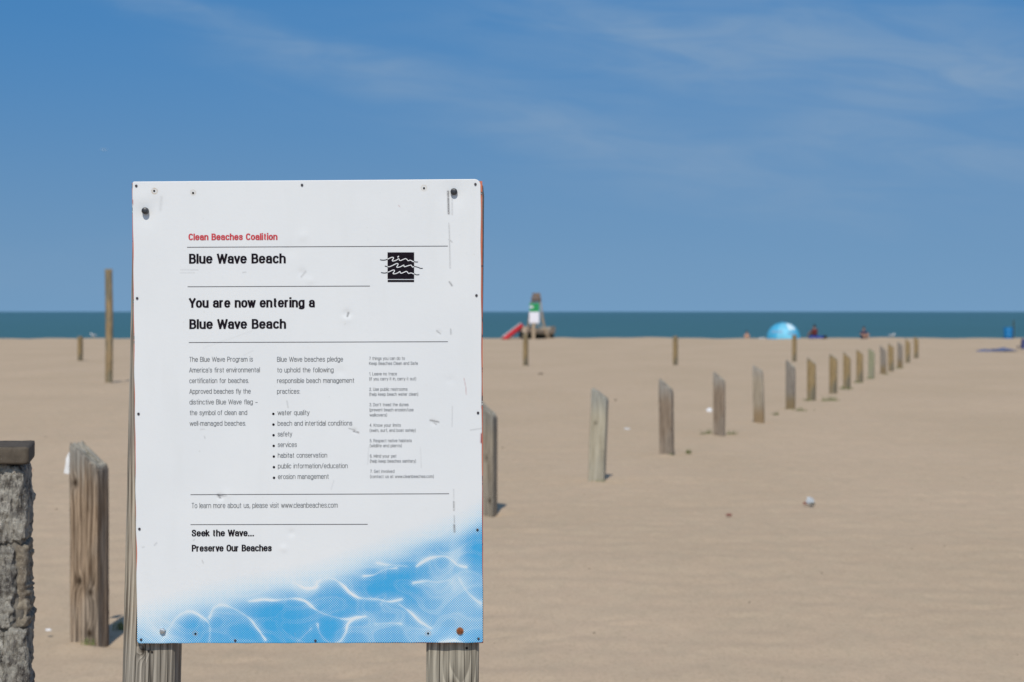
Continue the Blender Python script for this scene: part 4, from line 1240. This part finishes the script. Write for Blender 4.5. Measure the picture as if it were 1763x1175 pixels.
leg((905, 568), (946, 568), .05, .08, .08, "brace"); leg((910, 552), (938, 566), .05, .04, .04, "brace")

# rowboat, seen nearly end on
Yb = 136.2
bx0 = far_x(928, Yb)
boat = empty("rowboat", (bx0, Yb, 0), R(-28)); tag(boat, "pale wooden rowboat with dark underside drawn up beneath the lifeguard chair", "boat")
M_HULL = simple("cream_hull", (0.42, 0.36, 0.29), .6); M_KEEL = simple("dark_hull_bottom", (0.035, 0.045, 0.03), .6); M_IN = simple("boat_inside", (0.25, 0.20, 0.15), .8)
def hull(scale_out, z_lo, z_hi, t0, t1):
    vs = []; fs = []; ns = 22; nr = 9
    for j in range(ns + 1):
        s_ = -1 + 2 * j / ns
        half = 0.74 * (1 - abs(s_) ** 2.4 * (0.95 if s_ > 0 else 0.45)) * scale_out
        sheer = 0.46 + 0.20 * s_ * s_
        for i in range(nr + 1):
            t = t0 + (t1 - t0) * i / nr           # 0 keel, 1 gunwale
            wv = math.sin(t * math.pi / 2) ** 0.75
            vs.append((half * wv, s_ * 1.9, 0.08 + sheer * (t ** 1.5)))
        for i in range(nr, -1, -1):
            t = t0 + (t1 - t0) * i / nr
            wv = math.sin(t * math.pi / 2) ** 0.75
            vs.append((-half * wv, s_ * 1.9, 0.08 + sheer * (t ** 1.5)))
    k = 2 * (nr + 1)
    for j in range(ns):
        for i in range(nr):
            fs.append((j * k + i, j * k + i + 1, (j + 1) * k + i + 1, (j + 1) * k + i))
            fs.append((j * k + nr + 1 + i, j * k + nr + 2 + i, (j + 1) * k + nr + 2 + i, (j + 1) * k + nr + 1 + i))
    fs.append(tuple(range(k))); fs.append(tuple(range(ns * k + k - 1, ns * k - 1, -1)))
    return vs, fs
v, f_ = hull(1.0, 0, 0, 0.55, 1.0); mesh_obj("hull", v, f_, M_HULL, boat, True)
v, f_ = hull(0.985, 0, 0, 0.0, 0.56); mesh_obj("hull_bottom", v, f_, M_KEEL, boat, True)
for yy in (-.9, 0, .8):
    MB().box((0, yy, .42), (1.25, .2, .03)).build("thwart", M_IN, boat)
MB().bar((0, -1.9, .1), (0, 1.9, .1), .05, .12).build("keel", M_KEEL, boat)

# red rescue board leaning, black tyre under it
M_REDB = simple("red_board", (0.50, 0.035, 0.045), .4); M_PALEP = simple("pale_edge", (0.50, 0.45, 0.45), .6)
Yr = 133.5; rx0 = far_x(872, Yr)
rb = empty("rescue_board", (rx0, Yr, 0)); tag(rb, "long red rescue board with pale rim propped up left of the lifeguard chair", "rescue board")
def plank(wd, th, z0, name, mt, L0=0.0, L1=1.0):
    A0 = px2(867, 586, Yr, rx0); A1 = px2(899, 562, Yr, rx0)
    d = (A1 - A0); d.y = 1.3; up = Vector((-d.z, 0, d.x)).normalized()
    side = Vector((0, 1, 0)).cross(d).normalized(); crossv = d.cross(up).normalized()
    vs = []; fs = []; K = 18
    for j in range(K + 1):
        t = L0 + (L1 - L0) * j / K; s_ = 2 * t - 1; hw = wd * max(0.12, (1 - abs(s_) ** 3.2)) ** 0.5
        c_ = A0 + d * t + up * z0
        for a_ in range(10):
            g = 2 * math.pi * a_ / 10
            vs.append(c_ + crossv * hw * math.cos(g) + up * th * math.sin(g))
    for j in range(K):
        for a_ in range(10): fs.append((j * 10 + a_, j * 10 + (a_ + 1) % 10, (j + 1) * 10 + (a_ + 1) % 10, (j + 1) * 10 + a_))
    fs += [tuple(range(10)), tuple(range(K * 10 + 9, K * 10 - 1, -1))]
    mesh_obj(name, vs, fs, mt, rb, True)
plank(.34, .16, 0.02, "hull", M_REDB); plank(.23, .05, 0.185, "deck", M_PALEP)
ty = empty("tyre", (far_x(899.5, 134.6), 134.6, .21)); tag(ty, "black tyre standing under the raised end of the red board", "tyre")
vs = []; fs = []
for i in range(20):
    a = 2 * math.pi * i / 20
    for j in range(10):
        b = 2 * math.pi * j / 10; r_ = .15 + .065 * math.cos(b)
        vs.append((r_ * math.cos(a), .09 * math.sin(b), r_ * math.sin(a)))
for i in range(20):
    for j in range(10): fs.append((i * 10 + j, ((i + 1) % 20) * 10 + j, ((i + 1) % 20) * 10 + (j + 1) % 10, i * 10 + (j + 1) % 10))
M_BLACK = simple("black_rubber", (0.02, 0.02, 0.022), .8)
mesh_obj("tread", vs, fs, M_BLACK, ty, True)
MB().tube((0, -.03, 0), (0, .03, 0), .095, .095, 16).build("rim", simple("dark_rim", (.05, .05, .05), .6), ty)

# tent
Yt = 134.5; tx0 = far_x(1349, Yt)
tent = empty("beach_tent", (tx0, Yt, 0)); tag(tent, "light blue dome beach tent with a whitish panel by the water", "tent")
M_T1 = simple("sky_blue_nylon", (0.07, 0.40, 0.64), .5, var=.1, scale=3); M_T2 = simple("pale_blue_nylon", (0.15, 0.50, 0.70), .5, var=.1, scale=3); M_T3 = simple("white_mesh_panel", (0.62, 0.78, 0.86), .5)
M_T4 = simple("grey_blue_band", (0.18, 0.38, 0.56), .6)
def dome(name, a0, a1, e0, e1, mt, off=0.0, na=10, ne=8):
    """patch of a squashed dome; angles in degrees, azimuth 0 = right, 90 = away from viewer, -90 = viewer"""
    vs = []; fs = []
    for lay in (0, -0.012):
        for i in range(na + 1):
            for j in range(ne + 1):
                a = R(a0 + (a1 - a0) * i / na); e = R(e0 + (e1 - e0) * j / ne)
                rr = 1 + off + lay
                pan = 1 + 0.018 * math.cos(a * 6)
                vs.append((0.97 * rr * pan * math.cos(e) ** .9 * math.cos(a), 0.85 * rr * pan * math.cos(e) ** .9 * math.sin(a), 0.96 * rr * math.sin(e)))
    k = ne + 1; N_ = (na + 1) * k
    for i in range(na):
        for j in range(ne):
            q_ = (i * k + j, (i + 1) * k + j, (i + 1) * k + j + 1, i * k + j + 1)
            fs.append(q_); fs.append(tuple(x + N_ for x in reversed(q_)))
    return mesh_obj(name, vs, fs, mt, tent, True)
for i, a in enumerate(range(-180, 180, 60)):
    dome("canopy_panel", a, a + 60, -2, 90, M_T1 if i % 2 == 0 else M_T2)
dome("window_panel", -75, -38, 34, 70, M_T3, .012)
dome("band", -150, -100, 22, 32, M_T4, .010); dome("band", -80, -45, 16, 24, M_T4, .010)
for a in (-120, -60, 60, 120):
    mb = MB(); pv = None
    for j in range(13):
        e = R(90 * j / 12); p_ = Vector((1.0 * math.cos(e) ** .9 * math.cos(R(a)), .88 * math.cos(e) ** .9 * math.sin(R(a)), .985 * math.sin(e)))
        if pv: mb.tube(pv, p_, .012, .012, 6)
        pv = p_
    mb.build("tent_pole", M_T1, tent)
MB().ball((.1, 0, .99), (.09, .06, .045), 10, 6).build("top_knot", simple("dark_cap", (.05, .06, .09), .7), tent)

# people --------------------------------------------------------------
M_SKIN = simple("skin", (0.46, 0.26, 0.18), .6, var=.08); M_HAIRB = simple("dark_hair", (0.02, 0.015, 0.012), .7); M_SKIN2 = simple("tanned_skin", (0.36, 0.19, 0.13), .6, var=.08)
M_MAROON = simple("maroon_cloth", (0.12, 0.022, 0.022), .85); M_NAVY = simple("navy_cloth", (0.018, 0.022, 0.07), .85); M_SHORT = simple("dark_shorts", (0.03, 0.03, 0.05), .85)
def skin_mesh(name, verts, edges, radii, mt, parent, lvl=1, root=0):
    me_ = bpy.data.meshes.new(name); me_.from_pydata([tuple(v) for v in verts], edges, [])
    ob = bpy.data.objects.new(name, me_); link(ob)
    sk = ob.modifiers.new("Skin", 'SKIN'); su = ob.modifiers.new("Sub", 'SUBSURF'); su.levels = lvl; su.render_levels = lvl
    sv = me_.skin_vertices
    if not sv:
        import bmesh
        bm = bmesh.new(); bm.from_mesh(me_); bm.verts.layers.skin.verify(); bm.to_mesh(me_); bm.free()
        sv = me_.skin_vertices
    for i, r_ in enumerate(radii):
        sv[0].data[i].radius = r_ if hasattr(r_, '__len__') else (r_, r_)
        sv[0].data[i].use_root = (i == root)
    dg = bpy.context.evaluated_depsgraph_get()
    me2 = bpy.data.meshes.new_from_object(ob.evaluated_get(dg))
    me2.name = name
    bpy.data.objects.remove(ob); bpy.data.meshes.remove(me_)
    me2.materials.clear(); me2.materials.append(mt)
    me2.polygons.foreach_set('use_smooth', [True] * len(me2.polygons))
    return link(bpy.data.objects.new(name, me2), parent)
def seated(px, Y, z0, rz, sc, skin, hair, top, shorts, label, armout=0.0):
    """a person sitting on the ground, knees up, facing local +Y"""
    root = empty("person", (far_x(px, Y), Y, z0), rz); root.scale = (sc, sc, sc)
    tag(root, label, "person")
    V = [(0, 0, .12), (0, -.02, .30), (0, .0, .48), (0, .02, .57), (0, .035, .63), (0, .05, .735), (0, .05, .80)]
    Ed = [(0, 1), (1, 2), (2, 3), (3, 4), (4, 5), (5, 6)]
    Rd = [(.155, .12), (.135, .10), (.165, .105), (.06, .06), (.055, .058), (.085, .10), (.05, .06)]
    for s_ in (-1, 1):
        b = len(V)
        V += [(s_ * .17, .0, .50), (s_ * (.24 + armout * (s_ < 0)), .08, .30), (s_ * (.17 + armout * 2 * (s_ < 0)), .30, .34), (s_ * (.15 + armout * 2 * (s_ < 0)), .38, .36)]
        Ed += [(2, b), (b, b + 1), (b + 1, b + 2), (b + 2, b + 3)]; Rd += [.062, .045, .034, .028]
        b = len(V)
        V += [(s_ * .10, .06, .10), (s_ * .13, .42, .36), (s_ * .13, .62, .07), (s_ * .14, .76, .04)]
        Ed += [(0, b), (b, b + 1), (b + 1, b + 2), (b + 2, b + 3)]; Rd += [.095, .065, .042, .032]
    skin_mesh("body", V, Ed, Rd, skin, root, 2)
    MB().ball((0, .02, .775), (.098, .112, .098), 16, 10).build("hair", hair, root, True)
    MB().ball((0, .155, .735), (.014, .018, .022), 8, 6).build("nose", skin, root, True)
    for s_ in (-1, 1):
        MB().ball((s_ * .09, .05, .735), (.016, .022, .030), 8, 6).build("ear", skin, root, True)
        MB().ball((s_ * .032, .135, .755), (.012, .008, .008), 8, 6).build("eye", hair, root, True)
    for s_ in (-1, 1):
        hb = MB(); hx = s_ * (.15 + armout * 2 * (s_ < 0))
        for k in range(4): hb.tube((hx + (k - 1.5) * .018, .38, .355), (hx + (k - 1.5) * .02, .445 - abs(k - 1.2) * .008, .335), .009, .007, 6)
        hb.tube((hx - s_ * .02, .37, .355), (hx - s_ * .05, .41, .35), .010, .008, 6)
        hb.build("fingers", skin, root, True)
    if top:
        skin_mesh("shirt", [(0, 0, .10), (0, -.02, .30), (0, 0, .485), (0, .015, .55), (-.175, 0, .50), (-.235 - armout * .6, .05, .37), (.175, 0, .50), (.235, .05, .37)],
                  [(0, 1), (1, 2), (2, 3), (2, 4), (4, 5), (2, 6), (6, 7)], [(.17, .135), (.152, .118), (.178, .12), (.075, .072), .078, .062, .078, .062], top, root, 2)
    skin_mesh("shorts", [(0, 0, .13), (-.105, .08, .12), (-.125, .28, .26), (.105, .08, .12), (.125, .28, .26)], [(0, 1), (1, 2), (0, 3), (3, 4)], [(.165, .13), .112, .086, .112, .086], shorts, root, 2)
    return root
Yp = 134.8
seated(1402.5, Yp, .10, R(25), .86, M_SKIN2, M_HAIRB, M_MAROON, M_SHORT, "person in a maroon top with black hair, sitting low on something blue beside the tent")
seated(1487, Yp, .0, R(190), .84, M_SKIN, M_HAIRB, M_NAVY, M_NAVY, "person in a navy top sitting on the crest, right of the person in maroon", .05)
seated(1286, 138.3, -.12, R(170), .66, M_SKIN, M_HAIRB, None, M_SHORT, "bare-shouldered small person showing just above the crest, left of the tent")
# blue low chair and dark bag
M_BLUEC = simple("royal_blue_fabric", (0.025, 0.07, 0.42), .7)
bc = empty("beach_chair", (far_x(1404, Yp), Yp + .05, 0)); tag(bc, "low royal blue beach chair under the person in maroon", "chair")
MB().box((0.05, .1, .10), (.82, .5, .08)).build("seat", M_BLUEC, bc)
for s_ in (-.33, .42):
    MB().tube((s_, -.15, 0), (s_, -.15, .2), .02, .02, 8).build("leg", M_DARKMETAL, bc); MB().tube((s_, .4, 0), (s_, .4, .2), .02, .02, 8).build("leg", M_DARKMETAL, bc)
MB().box((0.05, -.17, .12), (.8, .03, .12), Matrix.Rotation(R(20), 3, 'X')).build("backrest", M_BLUEC, bc)
crumple("beach_bag", 0, 0, .30, .26, M_HAIRB, "small dark bag right of the person in maroon", "bag", 41, loc=(far_x(1420, Yp), Yp, 0.0))

# barrel, stake, blanket, chair at the right
Yq = 134.0
br = empty("litter_barrel", (far_x(1736, Yq), Yq, 0)); tag(br, "bright blue litter barrel standing by the water at the far right", "barrel")
M_BAR = simple("blue_plastic", (0.008, 0.17, 0.42), .45)
prof = [(.265, 0), (.275, .03), (.27, .22), (.285, .235), (.27, .25), (.27, .45), (.285, .465), (.27, .48), (.268, .66), (.28, .69), (.25, .69), (.245, .3)]
vs = []; fs = []; K = 24
for r_, z_ in prof:
    for i in range(K): a = 2 * math.pi * i / K; vs.append((r_ * math.cos(a), r_ * math.sin(a), z_))
for j in range(len(prof) - 1):
    for i in range(K): fs.append((j * K + i, j * K + (i + 1) % K, (j + 1) * K + (i + 1) % K, (j + 1) * K + i))
mesh_obj("drum", vs, fs, M_BAR, br, True)
MB().tube((0, 0, .29), (0, 0, .31), .245, .245, 20).build("liner", M_BLACK, br)
st = MB().tube((0, 0, -.2), (0, 0, 1.1), .045, .04, 10).build("wooden_stake", simple("grey_green_wood", (.055, .07, .055), .9), loc=(far_x(1747, Yq), Yq + .3, 0))
tag(st, "slim grey wooden stake standing right behind the blue litter barrel", "stake")

m_bl = simple("slate_blue_cloth", (0.105, 0.135, 0.245), .85, var=.25, scale=6)
g0 = ground(1682, 606.5); g1 = ground(1752, 606.5)
vs = []; fs = []; NX_, NY_ = 40, 14
wdt = g1.x - g0.x
for j in range(NY_ + 1):
    for i in range(NX_ + 1):
        u_, v_ = i / NX_, j / NY_
        ed = min(1, 5 * min(u_, 1 - u_)) * min(1, 4 * min(v_, 1 - v_))
        h_ = (0.05 + .03 * u_ + 0.03 * math.sin(u_ * 9 + 1) * math.sin(v_ * 3) + .04 * mn.noise(Vector((u_ * 7, v_ * 4, 1)))) * ed
        vs.append((u_ * wdt + .25 * v_ * (1 if u_ < .5 else .4), v_ * 1.9, h_ + .012 + (0.06 * u_)))
for j in range(NY_):
    for i in range(NX_): a = j * (NX_ + 1) + i; fs.append((a, a + 1, a + NX_ + 2, a + NX_ + 1))
bk = mesh_obj("beach_blanket", vs, fs, m_bl, smooth=True, loc=g0)
so = bk.modifiers.new("thick", 'SOLIDIFY'); so.thickness = 0.012
tag(bk, "rumpled slate blue beach blanket spread on the sand at the right edge", "blanket")
g2 = ground(1757, 603.5)
fc = empty("folding_chair", g2 + Vector((.02, 0, 0)), R(6)); tag(fc, "slate blue low beach chair cut off by the right edge, beside the blanket", "chair")
M_SL = simple("slate_purple_sling", (0.07, 0.085, 0.21), .85)
MB().box((.30, .0, .27), (.56, .03, .42), Matrix.Rotation(R(12), 3, 'X')).build("backrest", M_SL, fc)
MB().box((.30, .30, .14), (.56, .5, .03)).build("seat", M_SL, fc)
for a in (0.02, .58):
    MB().tube((a, -.05, .5), (a, .12, .12), .014, .014, 8).build("frame", M_DARKMETAL, fc)
    MB().tube((a, .05, 0), (a, .05, .26), .014, .014, 8).build("leg", M_DARKMETAL, fc); MB().tube((a, .52, 0), (a, .52, .2), .014, .014, 8).build("leg", M_DARKMETAL, fc)

# gulls
M_GULL = simple("gull_white", (0.72, 0.72, 0.72), .8); M_GULLW = simple("gull_grey", (0.36, 0.38, 0.41), .8); M_BEAK = simple("beak_yellow", (.5, .35, .08), .6)
def gull(px, Y, z, rz, label, sc=1.0):
    r_ = empty("seagull", (far_x(px, Y), Y, z), rz); r_.scale = (sc, sc, sc); tag(r_, label, "bird")
    V = [(0, -.20, .17), (0, -.08, .17), (0, .05, .19), (0, .12, .25), (0, .145, .31)]
    skin_mesh("body", V, [(0, 1), (1, 2), (2, 3), (3, 4)], [(.02, .015), (.06, .055), (.062, .06), (.032, .034), (.036, .036)], M_GULL, r_, 2, 1)
    for s_ in (-1, 1):
        MB().ball((s_ * .055, -.07, .19), (.018, .16, .05), 10, 8).build("wing", M_GULLW, r_, True)
        MB().tube((s_ * .025, 0, .13), (s_ * .025, .01, 0), .006, .005, 6).tube((s_ * .025, 0, .004), (s_ * .035, .05, .004), .006, .003, 6).build("leg", M_BEAK, r_)
    MB().tube((0, .17, .305), (0, .235, .295), .011, .003, 8).build("beak", M_BEAK, r_)
    MB().bar((0, -.2, .17), (0, -.30, .165), .05, .012).build("tail", M_GULLW, r_)
gull(159.5, 136, .02, R(60), "white gull standing on the crest between the short post and the tall pole")
gull(1536.5, 136, .02, R(-70), "white gull standing on the crest above the far end of the post line")
fp = on_plane(179, 259, 330)
fb = empty("seagull", fp, R(40)); tag(fb, "tiny pale gull flying high in the sky above the sign's left corner", "bird")
skin_mesh("body", [(0, -.25, 0), (0, 0, 0), (0, .2, .02), (0, .26, .03)], [(0, 1), (1, 2), (2, 3)], [.03, .085, .05, .04], M_GULL, fb, 1, 1)
for s_ in (-1, 1):
    vs = [(0, .10, .03), (0, -.10, .03), (s_ * .32, .12, .14), (s_ * .32, -.07, .14), (s_ * .68, .02, .04), (s_ * .66, -.03, .04)]
    vs += [(a, b, c - .015) for a, b, c in vs]
    fs = [(0, 1, 3, 2), (2, 3, 5, 4), (6, 8, 9, 7), (8, 10, 11, 9), (0, 2, 8, 6), (2, 4, 10, 8), (1, 7, 9, 3), (3, 9, 11, 5), (4, 5, 11, 10)]
    mesh_obj("wing", vs, fs, M_GULL, fb)
